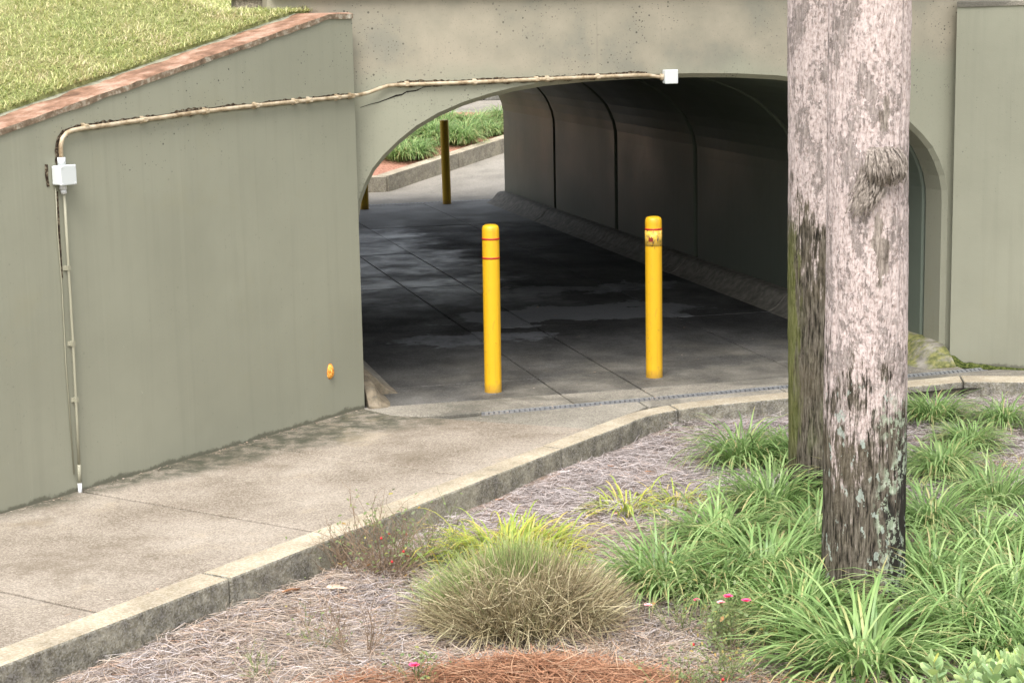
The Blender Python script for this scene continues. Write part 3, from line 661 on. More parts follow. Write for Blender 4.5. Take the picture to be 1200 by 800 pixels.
# ================================================================== BOLLARDS
def mat_bollard(name, base, dirty=0.25, dz=(0.9, 1.05)):
    k = Mat(name, 0.42, 0.4); P = k.pos(obj=True); z = k.xyz(P)[2]
    c = k.mix(k.noise(5, 5, vec=P), tuple(x*0.93 for x in base), base)
    sp = k.mr(k.noise(1, 5, 0.65, k.pos((45, 45, 9), obj=True)), 0.6, 0.72); c = k.mix(k.math('MULTIPLY', sp, dirty), c, (0.25, 0.15, 0.03))
    ch = k.mr(k.noise(1, 6, 0.72, k.pos((34, 34, 20), obj=True)), 0.66, 0.68); c = k.mix(k.math('MULTIPLY', ch, 0.75), c, (0.13, 0.08, 0.025))
    dr = k.mr(k.noise(1, 5, 0.6, k.pos((30, 30, 1.3), obj=True)), 0.54, 0.7); c = k.mix(k.math('MULTIPLY', dr, 0.35), c, (0.36, 0.19, 0.02))
    sc2 = k.math('MULTIPLY', k.mr(k.noise(1, 7, 0.7, k.pos((9, 9, 5), obj=True)), 0.54, 0.6), k.mr(z, .15, .6, 1, .25)); c = k.mix(k.math('MULTIPLY', sc2, 0.3), c, (0.3, 0.2, 0.06))
    ft = k.mr(k.math('ADD', z, k.math('MULTIPLY', k.noise(12, 5, vec=P), 0.08)), 0.05, 0.11, 1, 0); c = k.mix(k.math('MULTIPLY', ft, 0.55), c, (0.18, 0.1, 0.03))
    return k.done(c, k.bump(k.noise(40, 4, vec=P), 0.08, 0.003))
M_yel = mat_bollard('yellow_sleeve', (0.66, 0.37, 0.012), 0.4)
M_must = mat_bollard('mustard_painted_steel', (0.62, 0.38, 0.02), 0.4)
M_band = plain('red_tape', (0.42, 0.025, 0.02), 0.5, 0.3, 0.35, 60)
k = Mat('scuffed_sticker_residue', 0.6, 0.3); f = k.noise(1, 6, 0.7, k.pos((40, 40, 28), obj=True))
M_scuff = k.done(k.ramp(f, [(0.36, (0.1, 0.075, 0.045)), (0.44, (0.34, 0.22, 0.06)), (0.5, (0.68, 0.41, 0.03)), (0.66, (0.62, 0.44, 0.16))]), k.bump(f, 0.3, 0.003))
M_scrap = plain('faded_red_sticker', (0.2, 0.03, 0.02), 0.6, 0.2, 0.5, 90)
R_B = 0.0565
def ring(name, z0, z1, r, mat, parent):
    return lathe(name, [(r-.004, z0), (r, z0+.0005), (r, z1-.0005), (r-.004, z1)], mat, parent, 40)
def bollard(x, y, h, bands, label, mat, dome=True, scuff=None, tilt=(0, 0)):
    e = empty('bollard', (x, y, -0.004)); tag(e, label, 'bollard'); e['group'] = 'yellow bollards at the tunnel mouths'
    R = R_B
    top = [(R, h-.04), (R*.97, h-.022), (R*.86, h-.009), (R*.6, h-.002), (R*.2, h)] if dome else [(R, h-.012), (R*.96, h-.003), (R*.88, h), (R*.2, h+.004)]
    prof = [(R+.001, -0.05), (R+.001, 0.01)]+[(R, 0.02+(h-.07)*i/6) for i in range(7)]+top
    lathe('sleeve', prof, mat, e, 40)
    lathe('base_collar', [(R+.013, -.04), (R+.012, .003), (R+.002, .006)], M_floor, e, 32)
    for z in bands: ring('tape_band', z-.006, z+.006, R+.0018, M_band, e)
    if scuff:
        ring('sticker_residue', scuff[0], scuff[1], R+.0012, M_scuff, e)
        V, Fc = [], []; n = 7
        for i in range(n):
            a = rad(218+5*i); 
            for zz in (scuff[0]+.033, scuff[0]+.062+.006*math.sin(i*2)): V.append(((R+.003)*math.cos(a), (R+.003)*math.sin(a), zz))
        mesh('sticker_scrap', V, [[2*i, 2*i+2, 2*i+3, 2*i+1] for i in range(n-1)], M_scrap, e, world=False)
    e.rotation_euler = (tilt[0], tilt[1], 0)
    return e
bollard(2.90, 11.82, 1.115, (1.022, 0.897), 'bright yellow bollard with two red bands on its top', M_yel, tilt=(0, rad(0.25)))
bollard(4.06, 11.93, 1.105, (1.020,), 'bright yellow bollard with scuffed sticker residue under a single red band', M_yel, scuff=(0.905, 1.012))
bollard(5.332, 24.06, 1.10, (), 'flat topped mustard bollard standing free at the far tunnel mouth', M_must, False, tilt=(0, rad(-0.6)))
bollard(4.195, 23.85, 1.10, (), 'mustard bollard at the far mouth mostly hidden by the arch edge', M_must, False)

# ================================================================== TRENCH DRAINS
k = Mat('cast_iron_grate', 0.5, 0.5); k.set('Metallic', 0.5); M_iron = k.done(k.mix(k.noise(30, 4), (0.2, 0.205, 0.21), (0.36, 0.365, 0.37)), k.bump(k.noise(90, 3), .2, .003))
def drain(P0, P1, half, pitch, label, z=0.0):
    a, b = Vector(P0), Vector(P1); L = (b-a).length; d = (b-a)/L; n = Vector((-d.y, d.x, 0))
    e = empty('trench_drain', (a.x, a.y, z)); tag(e, label, 'drain', 'trench drains across the tunnel mouths')
    for s in (-1, 1):
        q0, q1 = a+n*s*(half-.008), b+n*s*(half-.008); V = []
        V = [q0-n*.006, q0+n*.006, q1+n*.006, q1-n*.006]; prism('rail', [(p.x, p.y) for p in V], z-.03, z-.002, M_iron, e)
    q = [a-n*half, a+n*half, b+n*half, b-n*half]; mesh('channel', [(p.x, p.y, z-.032) for p in q], [[0, 1, 2, 3]], M_dark, e)
    V, Fc = [], []; N = int(L/pitch)
    for i in range(N):
        m_ = a+d*(pitch*(i+.5)); hw_ = pitch*0.32; sk = d*0.011
        for zz in (z-.022, z-.004):
            for sx, sy in ((-1, -1), (1, -1), (1, 1), (-1, 1)):
                p = m_+d*hw_*sx+n*(half-.014)*sy+sk*sy; V.append((p.x, p.y, zz))
        b_ = i*8; Fc += [[b_, b_+1, b_+2, b_+3], [b_+4, b_+5, b_+6, b_+7]]+[[b_+q_, b_+(q_+1) % 4, b_+4+(q_+1) % 4, b_+4+q_] for q_ in range(4)]
    o = mesh('grate_bars', V, Fc, M_iron, e); o['kind'] = 'stuff'
drain((2.68, gry(2.68), 0), (6.28, gry(6.28), 0), GH-.006, 0.034, 'slotted iron trench drain between the kerb and the two banded bollards')
drain((3.0, 24.36, 0), (6.1, 24.40, 0), 0.05, 0.05, 'thin trench drain just past the mustard bollards')

# ================================================================== FAR SIDE OF THE TUNNEL
def far_z(x, y):
    q = ((x-4.95)+(y-26.19))*.7071; return max(0.0, q)*0.097
fp = mesh('far_path', [(0.5, 24.30, -.006), (3.0, 24.29, -.006), (6.84, 24.30, -.006), (4.95, 26.23, -.006), (0.5, 26.23, -.006)] +
          [(4.95+5.5, 26.19+5.5, far_z(10.45, 31.69)), (8.8, 24.1, far_z(8.8, 24.1)), (6.95+5.5, 24.2+5.5, far_z(12.45, 29.7))], [[0, 1, 2, 3, 4], [3, 2, 6, 7, 5]], M_farpath); fp['kind'] = 'structure'
fk = empty('far_kerb', (0, 0, 0)); fk['kind'] = 'structure'
def fkerb(P, Q, n2, h):
    a, b = Vector(P), Vector(Q); w2 = Vector(n2)*0.2
    za, zb = far_z(a.x, a.y), far_z(b.x, b.y)
    V = [(a.x, a.y, za-.1), (b.x, b.y, zb-.1), (b.x+w2.x, b.y+w2.y, zb-.1), (a.x+w2.x, a.y+w2.y, za-.1), (a.x, a.y, za+h), (b.x, b.y, zb+h), (b.x+w2.x, b.y+w2.y, zb+h), (a.x+w2.x, a.y+w2.y, za+h)]
    mesh('kerb_stone', V, [[0, 1, 2, 3], [4, 5, 6, 7], [0, 1, 5, 4], [1, 2, 6, 5], [2, 3, 7, 6], [3, 0, 4, 7]], M_fkerb, fk, bevel=0.012, seg=2)
fkerb((1.5, 26.14), (4.93, 26.15), (0, 1), 0.215)
for i in range(4):
    a = 4.95+i*1.35; fkerb((a+.006, 26.16+(a-4.95)), (a+1.344, 26.16+(a-4.95)+1.344), (-.707, .707), 0.225)
def fbed(x, y):
    yf = 26.25 if x < 4.95 else 26.25+(x-4.95); zf = 0.17+far_z(x, yf) if x > 4.95 else 0.17
    k_ = max(0, min(1, (y-yf)/(31.2-yf))) if yf < 31 else 1
    return zf+(0.80-zf)*k_ + 0.03*noise.noise(Vector((x*1.5, y*1.5, 9)))
V, Fc = [], []; xs_ = np.linspace(0.5, 9.7, 47)
for x in xs_:
    yf = 26.25 if x < 4.95 else 26.25+(x-4.95)+.1
    for j in range(25):
        y = yf+(31.25-yf)*j/24; V.append((x, y, fbed(x, y)))
Fc = [[i*25+j, (i+1)*25+j, (i+1)*25+j+1, i*25+j+1] for i in range(46) for j in range(24)]
o = mesh('far_bed', V, Fc, M_mulch, smooth=True); o['kind'] = 'structure'
o = mesh('far_walk', [(0, 31.2, .80), (14, 31.2, .80), (14, 33.4, .90), (0, 33.4, .90)], [[0, 1, 2, 3]], M_farpath); o['kind'] = 'structure'
sw = empty('stone_wall', (7, 33.3, .88)); tag(sw, 'low wall of rough dark grey stones behind the far walk', 'wall')
def mat_stone():
    k = Mat('rough_stone', 0.95, 0.15); f = k.noise(9, 7, 0.7); c = k.ramp(f, [(0.3, (0.045, 0.045, 0.04)), (0.5, (0.15, 0.15, 0.135)), (0.7, (0.32, 0.31, 0.28))])
    return k.done(k.mix(k.math('MULTIPLY', k.rand(), 0.6), c, (0.2, 0.18, 0.15)), k.bump(f, 0.8, 0.03))
M_stone = mat_stone()
mesh('mortar', [(2, 33.42, .8), (12.5, 33.42, .8), (12.5, 33.42, 2.05), (2, 33.42, 2.05)], [[0, 1, 2, 3]], M_dark, sw)
for r_ in range(5):
    x = 2.0+random.random()*.2; z = 0.87+r_*0.235
    while x < 12.3:
        l = random.uniform(.28, .62); h = .235-.03; V = []
        for sx in (0, 1):
            for sy in (0, 1):
                for sz in (0, 1): V.append((x+(.02 if sx == 0 else l-.02)+random.uniform(-.015, .015), 33.3+sy*.16+random.uniform(-.03, .02)*(1-sy), z+sz*h+random.uniform(-.015, .015)))
        mesh('stone', V, [[0, 1, 3, 2], [4, 5, 7, 6], [0, 1, 5, 4], [2, 3, 7, 6], [0, 2, 6, 4], [1, 3, 7, 5]], M_stone, sw, bevel=0.03, seg=1)
        x += l

# ================================================================== PALMS
def mat_palm(name, pink_z, moss=0.0, wet=0.0):
    k = Mat(name, 0.9, 0.12); P = k.pos(obj=True); X = k.xyz(P); x, y, z = X[0], X[1], X[2]
    fib = k.noise(1, 5, 0.65, k.pos((90, 90, 10), obj=True)); fib2 = k.noise(1, 4, 0.6, k.pos((26, 26, 1.6), obj=True))
    grey = k.ramp(fib, [(0.38, (0.014, 0.012, 0.009)), (0.45, (0.06, 0.051, 0.038)), (0.55, (0.125, 0.107, 0.083)), (0.68, (0.215, 0.19, 0.152))])
    grey = k.mix(k.math('MULTIPLY', k.mr(k.noise(3, 4, vec=P), 0.45, 0.65), 0.4), grey, (0.15, 0.122, 0.08))
    pink = k.ramp(k.noise(1, 7, 0.72, k.pos((75, 75, 46), obj=True)), [(0.34, (0.24, 0.19, 0.165)), (0.44, (0.42, 0.34, 0.315)), (0.54, (0.53, 0.44, 0.415)), (0.68, (0.61, 0.53, 0.5))])
    edge = k.math('ADD', k.math('ADD', z, k.math('MULTIPLY', k.math('SUBTRACT', k.noise(1, 7, 0.7, k.pos((13, 13, 4.5), obj=True)), 0.5), 2.4)), k.math('MULTIPLY', k.math('SUBTRACT', fib, 0.5), 1.3))
    pm = k.mr(edge, pink_z-.12, pink_z+.2)
    c = k.mix(pm, grey, pink)
    # grey scabs where the pale crust has flaked off
    fl_ = k.noise(1, 8, 0.78, k.pos((38, 38, 25), obj=True)); big = k.noise(1, 3, 0.5, k.pos((6, 6, 3.0), obj=True))
    fm = k.mr(k.math('ADD', fl_, k.math('MULTIPLY', k.math('SUBTRACT', big, 0.5), 0.7)), 0.55, 0.60)
    c = k.mix(k.math('MULTIPLY', fm, k.math('MULTIPLY', pm, 0.75)), c, k.mix(k.mr(fib, 0.38, 0.62), (0.13, 0.112, 0.1), (0.32, 0.275, 0.25)))
    gr = k.mr(k.noise(1, 6, 0.7, k.pos((95, 95, 16), obj=True)), 0.38, 0.44, 1, 0); c = k.mix(k.math('MULTIPLY', gr, 0.6), c, (0.16, 0.13, 0.11))
    if wet:   # black seep mark down one side with pale lichen round it
        s0 = k.math('ADD', k.math('MULTIPLY', x, 0.903), k.math('MULTIPLY', y, -0.43)); side = k.math('ADD', s0, k.math('MULTIPLY', k.math('SUBTRACT', k.noise(1, 6, 0.65, k.pos((11, 11, 3.5), obj=True)), 0.5), 0.26))
        wm = k.math('MULTIPLY', k.mr(k.math('SUBTRACT', side, k.math('MULTIPLY', z, 0.05)), 0.085, 0.11), k.mr(k.math('ADD', z, k.math('MULTIPLY', k.noise(5, 3, vec=P), .3)), 0.8, 1.0, 1, 0))
        c = k.mix(k.math('MULTIPLY', wm, 0.9), c, (0.022, 0.02, 0.017))
        li = k.mr(k.noise(1, 6, 0.7, k.pos((34, 34, 24), obj=True)), 0.5, 0.525); lg = k.math('MULTIPLY', k.mr(side, 0.03, 0.09), k.mr(z, 0.8, 1.05, 1, 0))
        lg = k.math('MULTIPLY', lg, k.mr(k.noise(1, 3, 0.5, k.pos((7, 7, 3.5), obj=True)), 0.44, 0.5))
        c = k.mix(k.math('MULTIPLY', k.math('MULTIPLY', li, lg), 0.9), c, k.ramp(k.noise(40, 3, vec=P), [(0.4, (0.24, 0.29, 0.2)), (0.65, (0.42, 0.46, 0.36))]))
        # dull scar under the torn leaf base, with a streak running down from it
        def blob(cs, cz, ws_, hz):
            da = k.math('DIVIDE', k.math('SUBTRACT', side, cs), ws_); db = k.math('DIVIDE', k.math('SUBTRACT', k.math('ADD', z, k.math('MULTIPLY', fib2, .1)), cz+.05), hz)
            return k.mr(k.math('ADD', k.math('MULTIPLY', da, da), k.math('MULTIPLY', db, db)), 0.75, 1.1, 1, 0)
        scar = k.math('MAXIMUM', blob(0.03, 1.90, 0.075, 0.12), k.math('MAXIMUM', blob(0.062, 1.60, 0.028, 0.17), blob(0.07, 2.18, .022, .08)))
        c = k.mix(k.math('MULTIPLY', scar, 0.85), c, k.mix(k.mr(fib, .38, .62), (0.11, 0.09, 0.07), (0.3, 0.26, 0.22)))
        lf = k.math('MULTIPLY', k.mr(k.noise(1, 4, 0.6, k.pos((24, 24, 14), obj=True)), 0.62, 0.64), k.mr(z, 0.95, 1.15, 1, 0))
        c = k.mix(k.math('MULTIPLY', lf, 0.7), c, (0.36, 0.41, 0.36))
    if moss:
        mm = k.math('MULTIPLY', k.mr(k.math('ADD', k.math('ADD', k.math('MULTIPLY', x, 0.91), k.math('MULTIPLY', y, -0.41)), k.math('MULTIPLY', k.math('SUBTRACT', k.noise(1, 6, 0.7, k.pos((22, 22, 3), obj=True)), 0.5), 0.2)), -0.165, -0.13, 1, 0), k.mr(k.math('ABSOLUTE', k.math('SUBTRACT', z, 0.85)), 0.45, 0.75, 1, 0))
        c = k.mix(k.math('MULTIPLY', mm, moss), c, k.mix(fib, (0.05, 0.065, 0.012), (0.23, 0.245, 0.06)))
        gm = k.mr(k.noise(1, 4, 0.6, k.pos((9, 9, 2), obj=True)), 0.5, 0.65); c = k.mix(k.math('MULTIPLY', k.math('MULTIPLY', gm, k.mr(z, 0.9, 1.15, 1, 0)), 0.3), c, (0.16, 0.18, 0.08))
    return k.done(c, k.bump(k.math('ADD', k.math('MULTIPLY', fib, 1.0), k.math('ADD', k.math('MULTIPLY', fm, 0.2), k.math('MULTIPLY', k.noise(1, 5, .7, k.pos((75, 75, 46), obj=True)), .6))), 0.9, 0.014))
def trunk_mesh(r0, r1, H, seed, lean=(0, 0)):
    n, K = 120, int(H*60); V, Fc = [], []
    for i in range(K+1):
        z = H*i/K-0.15
        r = r0+(r1-r0)*min(1, z/2.6)+0.03*math.exp(-(z+.1)*7)
        for k_ in range(n):
            a = 2*math.pi*k_/n; cx, cy = math.cos(a), math.sin(a)
            d = 0.010*noise.noise(Vector((cx*1.6, cy*1.6, z*1.3+seed)))+0.006*noise.noise(Vector((cx*9, cy*9, z*0.8+seed)))+0.004*noise.noise(Vector((cx*26, cy*26, z*1.7+seed)))+0.003*noise.noise(Vector((cx*8, cy*8, z*16+seed)))
            V.append(((r+d)*cx+lean[0]*z, (r+d)*cy+lean[1]*z, z))
    for i in range(K):
        for k_ in range(n):
            k2 = (k_+1) % n; Fc.append([i*n+k_, i*n+k2, (i+1)*n+k2, (i+1)*n+k_])
    Fc.append([K*n+k_ for k_ in range(n)])
    me = bpy.data.meshes.new('trunk'); me.from_pydata(V, [], Fc); me.polygons.foreach_set('use_smooth', [True]*len(Fc)); return me
M_frond = mat_leaf('palm_frond', [(0.0, (0.05, 0.1, 0.03)), (0.4, (0.09, 0.17, 0.05)), (0.7, (0.14, 0.22, 0.07)), (0.9, (0.2, 0.25, 0.09)), (1.0, (0.4, 0.32, 0.16))])
def crown_mesh(seed):
    r = np.random.default_rng(int(seed)); P, W, S, R = [], [], [], []
    for f in range(22):
        az = f*2.399+r.uniform(-.2, .2); el = rad(r.uniform(-25, 70)); d = np.array([math.cos(az)*math.cos(el), math.sin(az)*math.cos(el), math.sin(el)])
        L = r.uniform(.8, 1.1); hub = d*L*0.9+np.array([0, 0, -.12*math.cos(el)]); sd = np.array([-math.sin(az), math.cos(az), 0]); nv = np.cross(d, sd)
        pts_ = np.linspace(np.zeros(3), hub, 7); P.append(pts_); W.append(np.full(7, .012)); S.append(sd); R.append(.6)
        for k_ in range(26):
            th = rad(-115+230*k_/25); dd = d*math.cos(th)+sd*math.sin(th); l = .75*(.75+.25*math.cos(th)); u_ = np.linspace(0, 1, 7)[:, None]
            pp = hub+dd*l*u_+np.array([0, 0, -.35])*u_**2.2*l; P.append(pp); W.append(.022*(1-np.linspace(0, 1, 7)**3)+.001); S.append(np.cross(dd, nv)); R.append(r.random())
    S = np.array(S); S /= np.linalg.norm(S, axis=1)[:, None]
    return ribbons('crown', np.array(P), np.array(W), S, np.array(R), M_frond)
def palm(P, r0, r1, H, seed, label, mat, lean):
    e = empty('palm_tree', P); tag(e, label, 'palm', 'palms in the bed')
    link('trunk', trunk_mesh(r0, r1, H, seed, lean), mat, e)
    c = link('crown', crown_mesh(seed), None, e); c.location = (lean[0]*H, lean[1]*H, H-.15)
    return e
b1 = px(1017, 714, -0.14); P1 = Vector((b1.x+.03, b1.y+.12, -0.15))
b2 = px(972, 590, -0.11); P2 = Vector((b2.x+.02, b2.y+.10, -0.12))
pm1 = palm(P1, 0.180, 0.173, 9.2, 3.0, 'palm with black seep mark and pale lichen low on its trunk and a fibre stub', mat_palm('palm_bark_pale', 0.88, wet=1.0), (0.004, 0.01))
pm2 = palm(P2, 0.190, 0.192, 9.8, 8.0, 'palm with green mossy edge on its grey trunk, half hidden behind the other palm', mat_palm('palm_bark_mossy', 1.5, moss=0.6), (-0.006, 0.008))
# fibre stub of an old leaf base on the front palm: ragged flap of coarse strips
k = Mat('old_boot_fibre', 0.95, 0.1); f = k.noise(1, 5, 0.65, k.pos((120, 120, 14), obj=True)); M_boot = k.done(k.ramp(f, [(0.3, (0.06, 0.05, 0.042)), (0.5, (0.2, 0.17, 0.145)), (0.72, (0.38, 0.33, 0.29))]), k.bump(f, 0.8, 0.006))
def boot():
    N = 230; K = 6; P = np.zeros((N, K, 3)); W = np.zeros((N, K)); S = np.zeros((N, 3)); R = rng.random(N)
    cdir = math.atan2(-P1.y, -P1.x)                      # bearing of the viewer side
    for i in range(N):
        lower = i > 140
        a = cdir+rad(18)+ (rng.uniform(rad(-20), rad(22)) if not lower else rng.normal(rad(-18), rad(7))); z0 = (2.02+rng.uniform(-.02, .02)) if not lower else rng.uniform(1.83, 1.93)
        l = rng.uniform(.08, .135) if not lower else rng.uniform(.04, .10)
        dirn = np.array([math.cos(a), math.sin(a), 0]); sd = np.array([-math.sin(a), math.cos(a), 0])
        tl = rng.normal(0, .12)+(.12 if not lower else -.4)
        for j in range(K):
            u_ = j/(K-1); out = 0.172+0.012+(0.05*math.sin(u_*2.6)*rng.uniform(.9, 1.1)*(1 if not lower else .45))
            P[i, j] = dirn*out+sd*(tl*l*u_)+np.array([0, 0, z0-l*u_])
            W[i, j] = .0042*(1-u_*.45)
        S[i] = sd
    return ribbons('fibre_stub', P, W, S, R, M_boot)
bo = link('fibre_stub', boot(), None, pm1); bo['label'] = 'torn flap of coarse grey-brown fibre'
# solid heart of the stub
cdir = math.atan2(-P1.y, -P1.x)+rad(18); V = []; Fc = []
for i in range(9):
    for j in range(9):
        a = cdir+rad(-17+34*j/8); u_ = i/8; o_ = 0.170+0.052*math.sin(math.pi*min(1, u_*.8+.1))*(1-((j-4)/4.6)**2)+.006*noise.noise(Vector((j*.9, u_*2, 0)))
        V.append((o_*math.cos(a), o_*math.sin(a), 2.035-.15*u_-.02*math.sin(j*2.1)*u_))
Fc = [[i*9+j, i*9+j+1, (i+1)*9+j+1, (i+1)*9+j] for i in range(8) for j in range(8)]
mesh('stub_core', V, Fc, M_boot, pm1, smooth=True, world=False)

# ================================================================== LIRIOPE
def liriope_mesh(seed, N=210, L=(.28, .50), mat=None, up=(44, 88), spread=0.055, width=.0033, droop=2.3):
    r = np.random.default_rng(seed); K = 8; P = np.zeros((N, K, 3)); W = np.zeros((N, K)); S = np.zeros((N, K, 3)); R = r.random(N)
    for i in range(N):
        az = r.uniform(0, 2*math.pi); b = r.normal(0, spread, 2); az = math.atan2(b[1], b[0])+r.normal(0, .38) if r.random() < .85 else az
        l = r.uniform(*L); el = rad(r.uniform(*up)); dr = droop*r.uniform(.65, 1.35); tw = r.normal(0, .18)
        p = np.array([b[0], b[1], -.01]); ds = l/(K-1)
        for j in range(K):
            u_ = j/(K-1); e_ = el-dr*u_**1.4; e_ = max(e_, rad(-75))
            a_ = az+tw*u_; P[i, j] = p
            d = np.array([math.cos(a_)*math.cos(e_), math.sin(a_)*math.cos(e_), math.sin(e_)])
            p = p+d*ds
            if p[2] < .012: p[2] = .012+r.uniform(0, .01)
            W[i, j] = width*(0.75+0.6*math.sin(math.pi*min(1, u_*.75+.18)))*(1 if u_ < .8 else (1-u_)/.2*.9+.1)
            S[i, j] = [-math.sin(a_), math.cos(a_), r.normal(0, .12)]
    S /= np.linalg.norm(S, axis=2)[..., None]
    return ribbons('leaves', P, W, S, R, mat or M_lir)
LM = [liriope_mesh(20+i, N=(330, 400, 300, 430, 360)[i], L=((.28, .50), (.25, .44), (.3, .54), (.27, .47), (.24, .5))[i], droop=(2.3, 2.0, 2.5, 2.2, 1.8)[i]) for i in range(5)]
LBIG = liriope_mesh(40, N=520, L=(.36, .62), spread=.085, width=.0042, up=(22, 76), droop=1.9)
LSM = [liriope_mesh(50+i, N=95, L=(.18, .32), up=(25, 75), spread=.09, mat=M_liry) for i in range(2)]
LDRY = liriope_mesh(60, N=26, L=(.2, .36), up=(15, 60), mat=mat_leaf('dried_liriope_blade', [(0.0, (0.3, 0.2, 0.08)), (0.3, (0.46, 0.33, 0.14)), (0.6, (0.58, 0.42, 0.2)), (0.9, (0.6, 0.48, 0.3)), (1.0, (0.35, 0.36, 0.12))]))
LYEL = liriope_mesh(61, N=480, L=(.2, .36), up=(30, 82), spread=.12, width=.0028, mat=M_liry)
G1 = 'liriope clumps in the near bed'
def plant(mesh_, x, y, s, label, group=None, z=None, name='liriope_clump', cat='plant'):
    o = bpy.data.objects.new(name, mesh_); C.objects.link(o); o.location = (x, y, (bedz(x, y) if z is None else z)-.005)
    o.rotation_euler = (0, 0, random.uniform(0, 6.28)); o.scale = (s, s, s*random.uniform(.8, .97))
    tag(o, label, cat, group); return o
def plant_px(mesh_, X, Y, s, label, group=G1, **kw):
    p = px(X, Y, -0.13); return plant(mesh_, p.x, p.y, s, label, group, **kw)
plant_px(LBIG, 1014, 776, .98, 'large dark green liriope clump at the foot of the palm with lichen')
plant_px(LBIG, 935, 735, .72, 'liriope clump fanning out over the rose with pink blooms')
plant_px(LM[0], 872, 548, 1.05, 'full liriope clump between the kerb and the mossy palm')
plant_px(LM[3], 925, 545, .9, 'liriope clump against the mossy palm, on the kerb side')
plant_px(LSM[0], 735, 597, .95, 'thin low yellow-green liriope sprawling alone on grey pine straw')
plant_px(LSM[1], 795, 592, .8, 'small pale liriope tuft beside the full clump by the kerb')
plant_px(LYEL, 598, 655, 1.1, 'yellowing liriope clump behind the clipped tan grass mound')
plant_px(LDRY, 1196, 548, .8, 'withered tan liriope on bare pine straw beyond the palms')
plant_px(LM[2], 1176, 505, .72, 'small liriope clump by itself under the mossy kerb beyond the palms')
plant_px(LM[1], 1092, 500, .95, 'liriope clump under the kerb in front of the mossy haunch end')
lbl = 'arching green liriope clump between the palms and the clipped tan mound'
lbl2 = 'arching green liriope clump on the side of the palms away from the tan mound'
for i, (X, Y, s) in enumerate([(905, 606, 1.12), (842, 640, 1.15), (958, 640, 1.1), (900, 682, 1.15), (778, 690, 1.05), (850, 700, .9), (945, 712, 1.0), (1000, 600, 1.0),
                               (1105, 556, .95), (1165, 590, .95), (1092, 622, 1.0), (1150, 658, 1.05), (1208, 640, .95), (1092, 690, 1.0), (1192, 712, 1.1),
                               (1120, 742, 1.1), (1178, 765, 1.05), (1062, 672, .9), (1135, 528, .75)]):
    plant_px(LM[i % 5], X, Y, s, lbl if i < 8 else lbl2)
# far bed
lblf = 'liriope clump in the red mulch bed seen through the tunnel'
for i in range(46):
    x = random.uniform(5.0, 8.9); yf = 26.5+(x-4.95); y = random.uniform(yf+.25, min(yf+3.4, 30.6))
    if y > 30.3 and random.random() < .7: continue
    plant(LM[i % 5], x, y, random.uniform(.95, 1.35), lblf, 'liriope clumps in the far bed', z=fbed(x, y))

# ================================================================== CLIPPED GRASS MOUND
tp = px(612, 735, -0.13); tz = bedz(tp.x, tp.y)
tuft = empty('grass_mound', (tp.x, tp.y, tz)); tag(tuft, 'wide clipped mound of fine tan grass, green along one side', 'grass mound')
def mound(N, seed, green):
    r = np.random.default_rng(seed); K = 5; P = np.zeros((N, K, 3)); W = np.zeros((N, K)); S = np.zeros((N, 3)); R = r.random(N)
    rv = np.array(_r); fv = np.array([_f.x, _f.y, 0]); fv /= np.linalg.norm(fv); rv = np.array([fv[1], -fv[0], 0])
    nt_ = max(1, N//34); per = N//nt_; N = nt_*per; P, W, S, R = P[:N], W[:N], S[:N], R[:N]
    for c_ in range(nt_):                                   # stems grow in small bunches
        q = math.sqrt(r.random()); th = r.uniform(0, 2*math.pi); gx, gy = q*math.cos(th), q*math.sin(th)     # gx along view-right, gy away
        if green: gx = gx*.75-.32; gy = gy*.5+.40
        lean_ = r.normal(0, .05, 2); hb = r.normal(0, .02); tone = r.normal(0, .16)
        for m_ in range(per):
            i = c_*per+m_; jx, jy = gx+r.normal(0, .07), gy+r.normal(0, .07); rr2 = min(1.35, jx*jx+jy*jy)
            a = np.array([0.25*jx, 0.17*jy]); e_ = a+np.array([.185*jx, .15*jy])*r.uniform(.75, 1.2)+lean_+r.normal(0, .05, 2)
            H = (.255+hb+r.normal(0, .03)+.035*math.sin(2.2*jx+.6)+.03*math.sin(5*jy+3*jx))*(1-.34*rr2)*(1 if r.random() < .8 else r.uniform(.5, .9))+(.055 if green else 0)
            kx, ky = r.normal(0, .02, 2); sag = r.uniform(0, .25)*rr2
            for j in range(K):
                u_ = j/(K-1); X = a[0]+(e_[0]-a[0])*u_**1.2+kx*math.sin(3.1*u_); Yv = a[1]+(e_[1]-a[1])*u_**1.2+ky*math.sin(3.1*u_)
                P[i, j] = rv*X+fv*Yv+np.array([0, 0, max(-.01, H*(u_-sag*u_*u_)*1.1-.01)])
                W[i, j] = (.0019 if not green else .0016)*(1-.45*u_)
            a_ = r.uniform(0, math.pi); S[i] = [math.cos(a_), math.sin(a_), r.normal(0, .3)]; R[i] = min(1, max(0, R[i]*.75+.12+tone+(-.25 if gx < -.35 else 0)*0))
    return ribbons('stems', P, W, S, R, M_tuft_green if green else M_tuft_tan)
o = link('dry_stems', mound(7200, 3, False), None, tuft); o['kind'] = 'stuff'
o = link('green_stems', mound(3200, 4, True), None, tuft); o['kind'] = 'stuff'; o['label'] = 'upright fine green stems along the back of the mound'
